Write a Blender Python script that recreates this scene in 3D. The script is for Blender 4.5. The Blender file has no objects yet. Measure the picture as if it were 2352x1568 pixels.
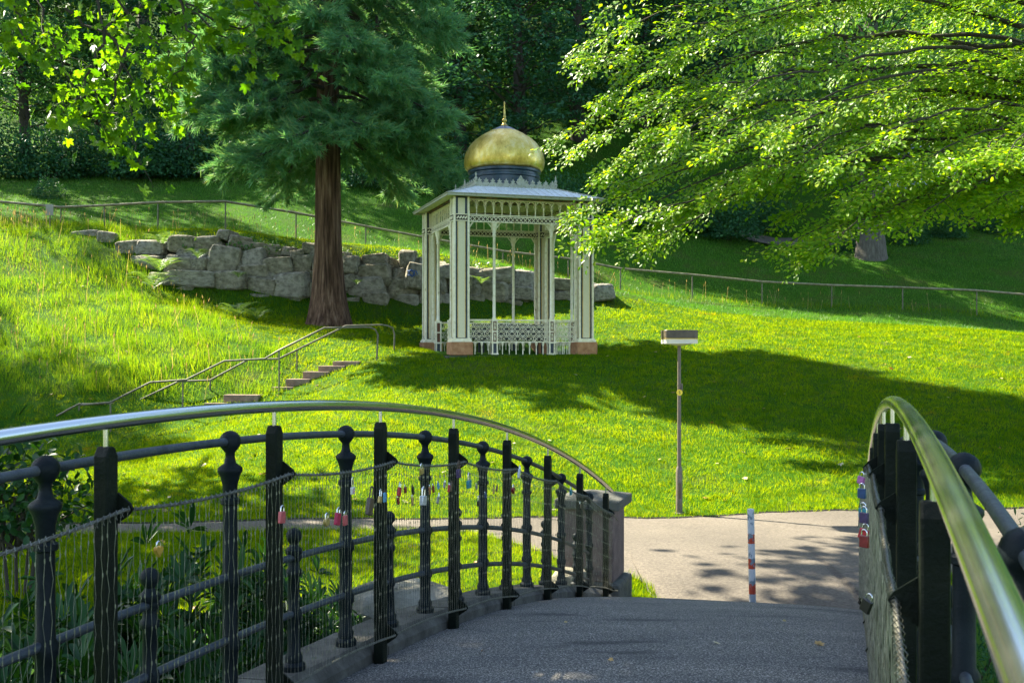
import bpy, bmesh, math, random
import numpy as np
from mathutils import Vector, Matrix, noise as mnoise

random.seed(7)
RNG = np.random.default_rng(11)
sc = bpy.context.scene
COL = sc.collection
R_ = math.radians

# ------------------------------------------------------------------ camera, sky, sun, exposure
CAMZ, FOC, HORY = 2.58, 2417.0, 797.0     # eye height; focal length and horizon in photo pixels (2352 wide)
cam_d = bpy.data.cameras.new('camera')
cam_d.lens, cam_d.sensor_width = 37.0, 36.0
cam_d.shift_y = 0.0055
cam_d.clip_start, cam_d.clip_end = 0.05, 600.0
cam_d.dof.use_dof = True
cam_d.dof.focus_distance = 14.0
cam_d.dof.aperture_fstop = 13.0
cam = bpy.data.objects.new('camera', cam_d)
cam.location = (0, 0, CAMZ)
cam.rotation_euler = (R_(90), 0, 0)
COL.objects.link(cam)
sc.camera = cam

SUN_ELEV, SUN_AZ = 44.0, -54.0            # azimuth from +Y, negative is to the left
world = bpy.data.worlds.new('World')
sc.world = world
world.use_nodes = True
wn = world.node_tree
bg = wn.nodes['Background']
sky = wn.nodes.new('ShaderNodeTexSky')
sky.sky_type = 'NISHITA'
sky.sun_disc = False
sky.sun_elevation = R_(SUN_ELEV)
sky.sun_rotation = R_(SUN_AZ)
sky.air_density = 1.0
wn.links.new(sky.outputs[0], bg.inputs[0])
bg.inputs[1].default_value = 0.088

sun_d = bpy.data.lights.new('sun', 'SUN')
sun_d.energy = 5.0
sun_d.angle = R_(0.55)
sun_d.color = (1.0, 0.93, 0.74)
sun = bpy.data.objects.new('sun', sun_d)
ce, se = math.cos(R_(SUN_ELEV)), math.sin(R_(SUN_ELEV))
to_sun = Vector((math.sin(R_(SUN_AZ)) * ce, math.cos(R_(SUN_AZ)) * ce, se))
sun.rotation_euler = to_sun.to_track_quat('Z', 'Y').to_euler()
sun.location = (-30, 30, 40)
COL.objects.link(sun)

sc.view_settings.view_transform = 'Standard'
sc.view_settings.look = 'None'
sc.view_settings.exposure = 2.5
sc.view_settings.gamma = 1.0
sc.view_settings.use_curve_mapping = False
sc.cycles.use_denoising = True
sc.cycles.max_bounces = 8
sc.cycles.diffuse_bounces = 4
sc.cycles.glossy_bounces = 3
sc.cycles.transmission_bounces = 6
sc.cycles.transparent_max_bounces = 8
sc.cycles.sample_clamp_indirect = 6.0

# ------------------------------------------------------------------ helpers
def P(x, y, Y):
    """place seen at photo point x, y when it stands Y metres away"""
    return Vector(((x - 1176.0) / FOC * Y, Y, CAMZ + (HORY - y) / FOC * Y))

class MB:
    def __init__(s): s.v = []; s.f = []
    def add(s, vs, fs):
        b = len(s.v); s.v.extend([tuple(p) for p in vs]); s.f.extend([tuple(i + b for i in f) for f in fs]); return s
    def box(s, c, d, R=None):
        c = Vector(c); h = [k / 2 for k in d]
        vs = []
        for z in (-1, 1):
            for x, y in ((-1, -1), (1, -1), (1, 1), (-1, 1)):
                q = Vector((x * h[0], y * h[1], z * h[2]))
                if R: q = R @ q
                vs.append(c + q)
        return s.add(vs, [(3, 2, 1, 0), (4, 5, 6, 7), (0, 1, 5, 4), (1, 2, 6, 5), (2, 3, 7, 6), (3, 0, 4, 7)])
    def tube(s, path, r, n=8, cap=True, closed=False):
        pts = [Vector(p) for p in path]; m = len(pts)
        rs = r if isinstance(r, (list, tuple)) else [r] * m
        vs = []; prev = None
        for i, p in enumerate(pts):
            if closed: t = pts[(i + 1) % m] - pts[i - 1]
            else: t = pts[min(i + 1, m - 1)] - pts[max(i - 1, 0)]
            t = t.normalized() if t.length > 1e-9 else Vector((0, 0, 1))
            if prev is None:
                a = Vector((0, 0, 1)) if abs(t.z) < 0.9 else Vector((1, 0, 0))
                u = t.cross(a).normalized()
            else:
                u = (prev - t * prev.dot(t))
                u = u.normalized() if u.length > 1e-6 else t.orthogonal().normalized()
            prev = u; w = t.cross(u)
            for k in range(n):
                an = 2 * math.pi * k / n
                vs.append(p + (u * math.cos(an) + w * math.sin(an)) * rs[i])
        fs = []
        for i in range(m if closed else m - 1):
            a = i * n; b = ((i + 1) % m) * n
            for k in range(n):
                k2 = (k + 1) % n
                fs.append((a + k, a + k2, b + k2, b + k))
        if cap and not closed:
            fs.append(tuple(range(n - 1, -1, -1))); fs.append(tuple((m - 1) * n + k for k in range(n)))
        return s.add(vs, fs)
    def lathe(s, prof, c=(0, 0, 0), n=16, cap=True):
        c = Vector(c); vs = []; m = len(prof)
        for r, z in prof:
            for k in range(n):
                an = 2 * math.pi * k / n
                vs.append(c + Vector((r * math.cos(an), r * math.sin(an), z)))
        fs = []
        for i in range(m - 1):
            for k in range(n):
                k2 = (k + 1) % n
                fs.append((i * n + k, i * n + k2, (i + 1) * n + k2, (i + 1) * n + k))
        if cap:
            fs.append(tuple(range(n - 1, -1, -1))); fs.append(tuple((m - 1) * n + k for k in range(n)))
        return s.add(vs, fs)
    def prism(s, poly, o, U, V, th):
        """polygon (2d, counter-clockwise) in plane o,U,V, thickness th along U x V, centred"""
        o = Vector(o); U = Vector(U); V = Vector(V); N = U.cross(V).normalized() * (th / 2)
        m = len(poly)
        vs = [o + U * a + V * b + N for a, b in poly] + [o + U * a + V * b - N for a, b in poly]
        fs = [tuple(range(m)), tuple(range(2 * m - 1, m - 1, -1))]
        for k in range(m):
            k2 = (k + 1) % m
            fs.append((k, m + k, m + k2, k2))
        return s.add(vs, fs)
    def build(s, name, mat, parent=None, org=None, smooth=None, bevel=0):
        me = bpy.data.meshes.new(name)
        if org is not None:
            o = Vector(org); vs = [(a - o.x, b - o.y, c - o.z) for a, b, c in s.v]
        else: vs = s.v
        me.from_pydata(vs, [], s.f); me.update()
        return link(name, me, mat, parent, smooth, bevel)

def link(name, me, mat, parent=None, smooth=None, bevel=0):
    if mat is not None:
        if isinstance(mat, (list, tuple)):
            for m in mat: me.materials.append(m)
        elif not me.materials: me.materials.append(mat)
    if smooth is not None:
        me.polygons.foreach_set('use_smooth', [True] * len(me.polygons))
        if smooth < 170: me.set_sharp_from_angle(angle=R_(smooth))
    o = bpy.data.objects.new(name, me)
    COL.objects.link(o)
    if parent is not None: o.parent = parent
    if bevel:
        b = o.modifiers.new('bevel', 'BEVEL'); b.width = bevel; b.segments = 2; b.limit_method = 'ANGLE'
    return o

def tag(o, label, cat=None, group=None, kind=None):
    o['label'] = label
    if cat: o['category'] = cat
    if group: o['group'] = group
    if kind: o['kind'] = kind
    return o

def thing(name, label, cat, loc=(0, 0, 0), rz=0.0, group=None):
    o = bpy.data.objects.new(name, None)
    o.empty_display_size = 0.2
    COL.objects.link(o); o.location = loc; o.rotation_euler = (0, 0, rz)
    return tag(o, label, cat, group)

def dup(root, loc, rz=0.0, sca=None, label=None, group=None):
    r = root.copy(); COL.objects.link(r); r.location = loc; r.rotation_euler = (0, 0, rz)
    if sca is not None: r.scale = sca
    if label: r['label'] = label
    if group: r['group'] = group
    for ch in list(root.children):
        c = ch.copy(); COL.objects.link(c); c.parent = r
        for g in ch.children:
            d = g.copy(); COL.objects.link(d); d.parent = c
    return r

def np_mesh(name, V, F):
    """V (n,3) float, F (m,k) int, all faces k-gons"""
    me = bpy.data.meshes.new(name)
    V = np.ascontiguousarray(V, dtype=np.float32); F = np.ascontiguousarray(F, dtype=np.int32)
    m, k = F.shape
    me.vertices.add(len(V)); me.vertices.foreach_set('co', V.ravel())
    me.loops.add(m * k); me.loops.foreach_set('vertex_index', F.ravel())
    me.polygons.add(m)
    me.polygons.foreach_set('loop_start', np.arange(0, m * k, k, dtype=np.int32))
    me.update(calc_edges=True)
    return me

def norm(a): return a / np.maximum(np.linalg.norm(a, axis=-1, keepdims=True), 1e-9)

def frames(d, n):
    """rotation matrices whose columns are forward d, side, normal ~ n"""
    d = norm(d); s = norm(np.cross(n, d)); n2 = np.cross(d, s)
    return np.stack([d, s, n2], axis=-1)

def stamp(pos, Rm, size, tv, tf):
    """copies of a template (tv verts, tf tris) at pos with rotation Rm and size -> V, F"""
    N, k = len(pos), len(tv)
    V = np.einsum('nij,kj->nki', Rm, tv) * np.asarray(size)[:, None, None] + pos[:, None, :]
    F = tf[None, :, :] + (np.arange(N) * k)[:, None, None]
    return V.reshape(-1, 3), F.reshape(-1, tf.shape[1])

def merge(parts):
    Vs, Fs, b = [], [], 0
    for V, F in parts:
        Vs.append(V); Fs.append(F + b); b += len(V)
    return np.concatenate(Vs), np.concatenate(Fs)

# ------------------------------------------------------------------ materials
def new_mat(name):
    m = bpy.data.materials.new(name); m.use_nodes = True
    return m, m.node_tree.nodes, m.node_tree.links, m.node_tree.nodes['Principled BSDF']

def ramp(N, L, src, stops):
    r = N.new('ShaderNodeValToRGB'); e = r.color_ramp.elements
    while len(e) < len(stops): e.new(0.5)
    for k, (p, c) in enumerate(stops):
        e[k].position = p; e[k].color = (*c, 1)
    L.new(src, r.inputs[0]); return r.outputs[0]

def noise_out(N, L, scale, detail=5, rough=0.6, vec=None, sc3=None, coord='Object'):
    t = N.new('ShaderNodeTexCoord'); n = N.new('ShaderNodeTexNoise')
    n.inputs['Scale'].default_value = scale; n.inputs['Detail'].default_value = detail; n.inputs['Roughness'].default_value = rough
    if sc3:
        mp = N.new('ShaderNodeMapping'); mp.inputs['Scale'].default_value = sc3
        L.new(t.outputs[coord], mp.inputs[0]); L.new(mp.outputs[0], n.inputs['Vector'])
    else: L.new(t.outputs[coord], n.inputs['Vector'])
    return n.outputs['Fac']

def surf(name, stops, scale=4.0, rough=0.7, metal=0.0, bump=0.0, bscale=None, sc3=None, detail=6, spec=0.5, rvar=0.0, coord='Object', macro=None, bdist=0.02):
    """solid material: noise driven colour ramp, optional fine bump"""
    m, N, L, b = new_mat(name)
    f = noise_out(N, L, scale, detail, 0.62, sc3=sc3, coord=coord)
    if len(stops) == 1: b.inputs['Base Color'].default_value = (*stops[0][1], 1)
    else:
        cc = ramp(N, L, f, stops)
        if macro:
            mc = ramp(N, L, noise_out(N, L, macro[0], 6, 0.6), [(0.32, (macro[1],) * 3), (0.55, (1.0,) * 3), (0.7, (macro[2],) * 3)])
            mm = N.new('ShaderNodeMix'); mm.data_type = 'RGBA'; mm.blend_type = 'MULTIPLY'; mm.inputs[0].default_value = 1
            L.new(cc, mm.inputs[6]); L.new(mc, mm.inputs[7]); cc = mm.outputs[2]
        L.new(cc, b.inputs['Base Color'])
    b.inputs['Roughness'].default_value = rough; b.inputs['Metallic'].default_value = metal
    b.inputs['Specular IOR Level'].default_value = spec
    if rvar:
        mr = N.new('ShaderNodeMapRange'); mr.inputs[3].default_value = rough - rvar; mr.inputs[4].default_value = rough + rvar
        mr.inputs[1].default_value = 0.3; mr.inputs[2].default_value = 0.7
        L.new(noise_out(N, L, scale * 1.7, 5), mr.inputs[0]); L.new(mr.outputs[0], b.inputs['Roughness'])
    if bump:
        bp = N.new('ShaderNodeBump'); bp.inputs['Strength'].default_value = bump; bp.inputs['Distance'].default_value = bdist
        L.new(noise_out(N, L, bscale or scale * 3, 7, 0.7, sc3=sc3, coord=coord), bp.inputs['Height']); L.new(bp.outputs[0], b.inputs['Normal'])
    return m

def leaf_mat(name, cols, trans=0.45, tcol=None, rough=0.45, spec=0.35, patch=0.0, dry=None, mott=None):
    """cols: ramp of leaf colours picked per leaf; translucent"""
    m, N, L, b = new_mat(name)
    g = N.new('ShaderNodeNewGeometry')
    stops = [(k / max(1, len(cols) - 1), c) for k, c in enumerate(cols)]
    fac = g.outputs['Random Per Island']
    if patch:
        mx = N.new('ShaderNodeMath'); mx.operation = 'MULTIPLY_ADD'
        mx.inputs[1].default_value = 1 - patch; L.new(fac, mx.inputs[0])
        m2 = N.new('ShaderNodeMath'); m2.operation = 'MULTIPLY'; m2.inputs[1].default_value = patch
        L.new(noise_out(N, L, 0.35, 4), m2.inputs[0]); L.new(m2.outputs[0], mx.inputs[2]); fac = mx.outputs[0]
    col = ramp(N, L, fac, stops)
    if mott:
        mo = ramp(N, L, noise_out(N, L, mott, 5, 0.65), [(0.34, (0.58, 0.72, 0.5)), (0.5, (1.0, 1.0, 1.0)), (0.66, (1.25, 1.12, 1.0))])
        mx_ = N.new('ShaderNodeMix'); mx_.data_type = 'RGBA'; mx_.blend_type = 'MULTIPLY'; mx_.inputs[0].default_value = 1; L.new(col, mx_.inputs[6]); L.new(mo, mx_.inputs[7]); col = mx_.outputs[2]
    if dry:
        dm = ramp(N, L, noise_out(N, L, dry[0], 7, 0.68), [(dry[1], (0, 0, 0)), (dry[1] + 0.14, (1, 1, 1))])
        dx = N.new('ShaderNodeMix'); dx.data_type = 'RGBA'; L.new(dm, dx.inputs[0]); L.new(col, dx.inputs[6]); dx.inputs[7].default_value = (*dry[2], 1); col = dx.outputs[2]
    L.new(col, b.inputs['Base Color'])
    b.inputs['Roughness'].default_value = rough; b.inputs['Specular IOR Level'].default_value = spec
    t = N.new('ShaderNodeBsdfTranslucent')
    hs = N.new('ShaderNodeMix'); hs.data_type = 'RGBA'; hs.blend_type = 'MULTIPLY'; hs.inputs[0].default_value = 1.0
    L.new(col, hs.inputs[6]); hs.inputs[7].default_value = (*(tcol or (1.9, 1.5, 0.5)), 1)
    L.new(hs.outputs[2], t.inputs[0])
    mx = N.new('ShaderNodeMixShader'); mx.inputs[0].default_value = trans
    L.new(b.outputs[0], mx.inputs[1]); L.new(t.outputs[0], mx.inputs[2])
    L.new(mx.outputs[0], N['Material Output'].inputs[0])
    return m

M = {}
M['soil'] = surf('soil', [(0.3, (0.018, 0.060, 0.004)), (0.5, (0.028, 0.080, 0.005)), (0.7, (0.045, 0.065, 0.012))], 0.8, 0.95, bump=0.6, bscale=14, spec=0.05)
M['path'] = surf('path_gravel', [(0.25, (0.054, 0.043, 0.031)), (0.5, (0.106, 0.086, 0.064)), (0.75, (0.160, 0.134, 0.102))], 26, 0.9, bump=0.9, bscale=60, detail=8, macro=(0.55, 0.72, 1.12))
def asphalt():
    m, N, L, b = new_mat('deck_asphalt')
    a = noise_out(N, L, 110, 3, 0.75); c = ramp(N, L, a, [(0.38, (0.016, 0.015, 0.013)), (0.52, (0.066, 0.061, 0.054)), (0.62, (0.34, 0.315, 0.275))])
    w = noise_out(N, L, 1.0, 4, 0.55, sc3=(1.0, 3.4, 1.0)); wr = ramp(N, L, w, [(0.30, (0.28, 0.28, 0.31)), (0.40, (0.85, 0.85, 0.86)), (0.66, (1.15, 1.13, 1.1))])
    mx = N.new('ShaderNodeMix'); mx.data_type = 'RGBA'; mx.blend_type = 'MULTIPLY'; mx.inputs[0].default_value = 1
    L.new(c, mx.inputs[6]); L.new(wr, mx.inputs[7]); L.new(mx.outputs[2], b.inputs['Base Color'])
    b.inputs['Roughness'].default_value = 0.82
    bp = N.new('ShaderNodeBump'); bp.inputs['Strength'].default_value = 0.9; bp.inputs['Distance'].default_value = 0.006
    L.new(noise_out(N, L, 150, 4, 0.7), bp.inputs['Height']); L.new(bp.outputs[0], b.inputs['Normal'])
    return m
M['asphalt'] = asphalt()
M['kerb'] = surf('kerb_stone', [(0.3, (0.040, 0.036, 0.028)), (0.5, (0.080, 0.072, 0.056)), (0.62, (0.12, 0.11, 0.088)), (0.75, (0.045, 0.055, 0.025))], 6, 0.92, bump=1.0, bscale=40)
M['iron'] = surf('cast_iron_paint', [(0.35, (0.004, 0.007, 0.008)), (0.6, (0.008, 0.012, 0.014)), (0.75, (0.018, 0.022, 0.020))], 9, 0.45, bump=0.25, bscale=70, rvar=0.1, spec=0.10)
M['rail_iron'] = surf('rail_iron_paint', [(0.35, (0.014, 0.020, 0.026)), (0.55, (0.026, 0.036, 0.046)), (0.72, (0.045, 0.046, 0.036))], 14, 0.45, bump=0.3, bscale=90, rvar=0.1)
M['post'] = surf('dark_green_post_paint', [(0.3, (0.003, 0.005, 0.003)), (0.55, (0.006, 0.009, 0.005)), (0.72, (0.012, 0.014, 0.009)), (0.8, (0.03, 0.03, 0.022))], 7, 0.5, bump=0.4, bscale=60, rvar=0.14, spec=0.10)
def steel():
    m, N, L, b = new_mat('stainless_steel')
    b.inputs['Metallic'].default_value = 1.0
    b.inputs['Base Color'].default_value = (0.58, 0.58, 0.55, 1)
    mr = N.new('ShaderNodeMapRange'); mr.inputs[1].default_value = 0.3; mr.inputs[2].default_value = 0.7; mr.inputs[3].default_value = 0.17; mr.inputs[4].default_value = 0.23
    L.new(noise_out(N, L, 4, 3), mr.inputs[0]); L.new(mr.outputs[0], b.inputs['Roughness'])
    return m
M['steel'] = steel()
M['wire'] = surf('wire_steel', [(0.4, (0.13, 0.13, 0.105)), (0.6, (0.24, 0.24, 0.20))], 20, 0.42, metal=0.85)
M['rope'] = surf('wire_rope', [(0.35, (0.055, 0.052, 0.038)), (0.6, (0.125, 0.118, 0.09))], 40, 0.5, metal=0.5)
M['pillar'] = surf('pillar_sandstone', [(0.3, (0.075, 0.050, 0.042)), (0.55, (0.125, 0.086, 0.074)), (0.75, (0.17, 0.125, 0.108))], 5, 0.9, bump=0.8, bscale=45)
M['cap'] = surf('cap_stone', [(0.3, (0.036, 0.038, 0.028)), (0.55, (0.085, 0.082, 0.066)), (0.75, (0.055, 0.066, 0.030))], 7, 0.92, bump=0.9, bscale=50)
M['galv'] = surf('galvanised_tube', [(0.3, (0.075, 0.065, 0.042)), (0.55, (0.13, 0.118, 0.080)), (0.75, (0.19, 0.175, 0.13))], 8, 0.5, metal=0.3, rvar=0.1)
M['rustrail'] = surf('weathered_rail', [(0.3, (0.10, 0.085, 0.05)), (0.5, (0.20, 0.17, 0.10)), (0.7, (0.30, 0.26, 0.17))], 7, 0.65, metal=0.2)
M['step'] = surf('step_stone', [(0.3, (0.13, 0.085, 0.06)), (0.55, (0.22, 0.15, 0.105)), (0.75, (0.27, 0.19, 0.14))], 6, 0.9, bump=0.7, bscale=40)
M['stone'] = surf('granite_boulder', [(0.28, (0.075, 0.066, 0.042)), (0.42, (0.20, 0.182, 0.130)), (0.56, (0.32, 0.29, 0.215)), (0.68, (0.42, 0.385, 0.30)), (0.8, (0.14, 0.16, 0.06))], 3.0, 0.95, bump=1.0, bscale=9, detail=11, bdist=0.09, spec=0.2)
M['stone2'] = surf('pale_granite_boulder', [(0.28, (0.10, 0.09, 0.065)), (0.45, (0.26, 0.24, 0.19)), (0.6, (0.40, 0.37, 0.30)), (0.75, (0.16, 0.17, 0.08))], 3.2, 0.95, bump=1.0, bscale=9, detail=11, bdist=0.09, spec=0.2)
M['earth'] = surf('earth_core', [(0.4, (0.03, 0.026, 0.018)), (0.6, (0.05, 0.042, 0.028))], 3, 1.0, bump=0.8)
M['bark_red'] = surf('sequoia_bark', [(0.34, (0.035, 0.020, 0.013)), (0.46, (0.090, 0.050, 0.031)), (0.56, (0.15, 0.088, 0.056)), (0.68, (0.26, 0.17, 0.115))], 5.0, 0.95, bump=1.0, bscale=5, sc3=(2.2, 2.2, 0.16), detail=8, bdist=0.12, spec=0.15)
M['bark'] = surf('grey_bark', [(0.3, (0.045, 0.038, 0.028)), (0.55, (0.10, 0.088, 0.068)), (0.75, (0.15, 0.135, 0.105))], 6.0, 0.95, bump=1.0, bscale=14, sc3=(2, 2, 0.5), detail=8)
M['bark_dark'] = surf('dark_bark', [(0.3, (0.022, 0.018, 0.012)), (0.7, (0.055, 0.045, 0.030))], 5.0, 0.95, bump=0.8, bscale=12, sc3=(2, 2, 0.5))
# foliage
M['beech'] = leaf_mat('beech_leaf', [(0.080, 0.190, 0.005), (0.115, 0.240, 0.006), (0.160, 0.280, 0.008), (0.24, 0.32, 0.012)], 0.55, (2.2, 2.0, 0.3), 0.42, 0.28)
M['sycamore'] = leaf_mat('sycamore_leaf', [(0.045, 0.115, 0.008), (0.075, 0.165, 0.010), (0.11, 0.205, 0.012), (0.15, 0.23, 0.01)], 0.55, (1.55, 1.75, 0.25), 0.45, 0.2)
M['sequoia'] = leaf_mat('sequoia_needle', [(0.062, 0.200, 0.100), (0.092, 0.250, 0.118), (0.13, 0.290, 0.110), (0.28, 0.31, 0.14)], 0.42, (1.5, 1.4, 0.7), 0.5, 0.3, 0.3)
M['forest'] = leaf_mat('forest_leaf', [(0.028, 0.095, 0.040), (0.048, 0.135, 0.046), (0.070, 0.165, 0.040), (0.11, 0.20, 0.038)], 0.40, (1.7, 1.5, 0.5), 0.5, 0.15, 0.3)
M['forest2'] = leaf_mat('forest_leaf_deep', [(0.022, 0.085, 0.046), (0.038, 0.120, 0.058), (0.058, 0.155, 0.054)], 0.34, (1.5, 1.4, 0.6), 0.5, 0.18, 0.3)
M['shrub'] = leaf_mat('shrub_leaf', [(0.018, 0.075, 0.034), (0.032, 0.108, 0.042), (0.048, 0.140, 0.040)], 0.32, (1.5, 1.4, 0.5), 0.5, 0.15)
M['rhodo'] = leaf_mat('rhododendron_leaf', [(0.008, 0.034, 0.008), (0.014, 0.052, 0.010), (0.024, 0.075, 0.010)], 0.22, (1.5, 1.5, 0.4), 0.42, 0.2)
M['fern'] = leaf_mat('fern_frond', [(0.055, 0.135, 0.035), (0.080, 0.170, 0.045), (0.12, 0.20, 0.06)], 0.42, (1.7, 1.4, 0.5))
M['grass'] = leaf_mat('lawn_grass', [(0.032, 0.110, 0.003), (0.055, 0.155, 0.004), (0.090, 0.200, 0.005), (0.155, 0.245, 0.006)], 0.56, (3.2, 1.8, 0.3), 0.8, 0.04, 0.35, dry=(0.9, 0.62, (0.16, 0.17, 0.03)), mott=2.6)
M['tall_grass'] = leaf_mat('meadow_grass', [(0.035, 0.125, 0.006), (0.060, 0.175, 0.008), (0.090, 0.215, 0.010), (0.12, 0.235, 0.014), (0.18, 0.25, 0.04)], 0.54, (2.5, 1.7, 0.45), 0.7, 0.06, 0.35, mott=1.4)
M['seed'] = leaf_mat('grass_seed_head', [(0.26, 0.20, 0.09), (0.36, 0.28, 0.13), (0.42, 0.32, 0.17)], 0.45, (1.5, 1.3, 0.9))
M['hillgrass'] = leaf_mat('shaded_grass', [(0.035, 0.140, 0.010), (0.055, 0.18, 0.012), (0.085, 0.200, 0.018), (0.15, 0.14, 0.05)], 0.42, (1.7, 1.5, 0.5), 0.45, 0.3, 0.5)
M['litter'] = leaf_mat('fallen_leaf', [(0.30, 0.12, 0.03), (0.42, 0.20, 0.06), (0.40, 0.30, 0.10), (0.55, 0.48, 0.34)], 0.2, (1, 1, 0.8))
# gazebo
M['cream'] = surf('cream_paint', [(0.27, (0.34, 0.28, 0.16)), (0.38, (0.72, 0.65, 0.45)), (0.55, (0.82, 0.76, 0.58)), (0.7, (0.86, 0.82, 0.66))], 9, 0.6, bump=0.25, bscale=40)
M['sandpanel'] = surf('sanded_panel', [(0.35, (0.62, 0.56, 0.38)), (0.65, (0.78, 0.72, 0.52))], 60, 0.85, bump=0.5, bscale=120)
M['navy'] = surf('navy_paint', [(0.4, (0.012, 0.022, 0.036)), (0.6, (0.022, 0.040, 0.060))], 8, 0.5)
M['plinth'] = surf('red_sandstone_plinth', [(0.3, (0.26, 0.12, 0.055)), (0.5, (0.38, 0.19, 0.09)), (0.7, (0.45, 0.25, 0.13))], 8, 0.9, bump=0.6, bscale=50)
M['blue'] = surf('blue_drum_paint', [(0.4, (0.006, 0.022, 0.042)), (0.6, (0.012, 0.042, 0.075))], 6, 0.35, spec=0.6)
M['ceil'] = surf('painted_ceiling', [(0.40, (0.018, 0.024, 0.030)), (0.50, (0.05, 0.045, 0.035)), (0.56, (0.42, 0.17, 0.035)), (0.66, (0.03, 0.03, 0.03))], 9, 0.7)
M['band'] = surf('dark_frieze_ground', [(0.4, (0.030, 0.022, 0.014)), (0.6, (0.075, 0.045, 0.022))], 12, 0.7)
M['rustinset'] = surf('rust_inset', [(0.4, (0.16, 0.055, 0.025)), (0.6, (0.10, 0.05, 0.04))], 20, 0.8)
M['crest'] = surf('crest_lead', [(0.3, (0.26, 0.26, 0.20)), (0.5, (0.42, 0.42, 0.34)), (0.7, (0.20, 0.21, 0.12))], 10, 0.75, bump=0.4, bscale=60)
def zinc():
    m, N, L, b = new_mat('roof_zinc')
    c = ramp(N, L, noise_out(N, L, 5, 8, 0.7), [(0.28, (0.30, 0.31, 0.27)), (0.40, (0.58, 0.60, 0.58)), (0.62, (0.74, 0.76, 0.75)), (0.75, (0.36, 0.35, 0.27))])
    L.new(c, b.inputs['Base Color']); b.inputs['Roughness'].default_value = 0.45; b.inputs['Metallic'].default_value = 0.1
    return m
M['zinc'] = zinc()
def gold():
    m, N, L, b = new_mat('gilded_copper')
    f = noise_out(N, L, 3.0, 9, 0.72, sc3=(1, 1, 0.5))
    c = ramp(N, L, f, [(0.28, (0.22, 0.14, 0.03)), (0.40, (0.56, 0.38, 0.07)), (0.52, (0.78, 0.57, 0.13)), (0.64, (0.84, 0.70, 0.32)), (0.76, (0.34, 0.25, 0.08))])
    L.new(c, b.inputs['Base Color']); b.inputs['Metallic'].default_value = 0.85
    L.new(ramp(N, L, noise_out(N, L, 9, 8, 0.7), [(0.3, (0.22,) * 3), (0.7, (0.62,) * 3)]), b.inputs['Roughness'])
    bp = N.new('ShaderNodeBump'); bp.inputs['Strength'].default_value = 0.35; bp.inputs['Distance'].default_value = 0.02
    L.new(noise_out(N, L, 26, 5), bp.inputs['Height']); L.new(bp.outputs[0], b.inputs['Normal'])
    return m
M['gold'] = gold()
M['brass'] = surf('finial_brass', [(0.4, (0.42, 0.30, 0.08)), (0.6, (0.62, 0.46, 0.14))], 9, 0.38, metal=0.9)
M['slate'] = surf('slate_cap', [(0.4, (0.08, 0.09, 0.13)), (0.6, (0.16, 0.18, 0.23))], 10, 0.5)
M['benchwood'] = surf('bench_boards', [(0.4, (0.010, 0.012, 0.016)), (0.6, (0.026, 0.028, 0.034))], 8, 0.6)
def plain(name, c, rough=0.5, metal=0.0):
    return surf(name, [(0.3, tuple(k * 0.75 for k in c)), (0.7, c)], 60, rough, metal=metal)
# ------------------------------------------------------------------ terrain
CP = []
def cpx(x, y, Y): p = P(x, y, Y); CP.append((p.x, p.y, p.z))
def cpw(X, Y, z): CP.append((X, Y, z))
# level strip along the path
for X in (-30, -18, -10, -5, -1, 3, 7, 12, 20, 32): cpw(X, 14.6, 0.0); cpw(X, 16.0 + max(0, X) * 0.03, 0.0)
for X in (2, 5, 9): cpw(X, 11.5, -0.02)
# stream bank below the bridge
for X, Y, z in ((-3, 12.2, -0.08), (-9, 12.0, -0.1), (-6, 9.3, -0.6), (-2.5, 9.0, -0.7), (-5, 5, -1.5), (0, 5, -1.5), (-14, 10, -0.5), (-14, 5, -1.6), (0, 0, -1.6),
                (6, 8, -0.7), (9, 6, -1.4), (5, 2, -1.6), (12, 10, -0.2), (25, 9, -0.3), (25, 3, -1.6), (-30, 10, -0.3), (-30, 4, -1.6), (0, -6, -0.8), (-20, -8, -0.6), (20, -8, -0.6), (0, -12, 0.0)): cpw(X, Y, z)
# left lawn, foot of the stairs
for X, Y, z in ((-9, 19, 0.05), (-11, 22, 0.1), (-6.5, 19, 0.25), (-8, 22, 0.35), (-12, 24, 0.2), (-18, 20, 0.2), (-3.5, 18.5, 0.45), (-30, 20, 0.8)): cpw(X, Y, z)
# stairs line
cpx(470, 945, 25.2); cpx(640, 905, 25.7); cpx(700, 880, 26.0); cpx(800, 838, 26.3); cpx(905, 818, 26.7); cpx(250, 985, 24.6)
# knoll in front of the gazebo
cpx(1560, 1180, 16.4); cpx(1100, 1000, 20.2); cpx(800, 960, 21.5); cpx(1500, 900, 23.2); cpx(1200, 1100, 17.8); cpx(2000, 1000, 20.0); cpx(2352, 1000, 20.2); cpx(1800, 1080, 18.2)
cpx(1000, 835, 25.6); cpx(1300, 830, 25.9); cpx(1500, 820, 26.8); cpx(1900, 815, 27.5); cpx(2352, 815, 27.5)
for X, Y in ((-1.3, 26.7), (1.9, 27.7), (-2.3, 29.9), (0.9, 30.9), (-0.2, 28.8)): cpw(X, Y, 2.40)
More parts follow.
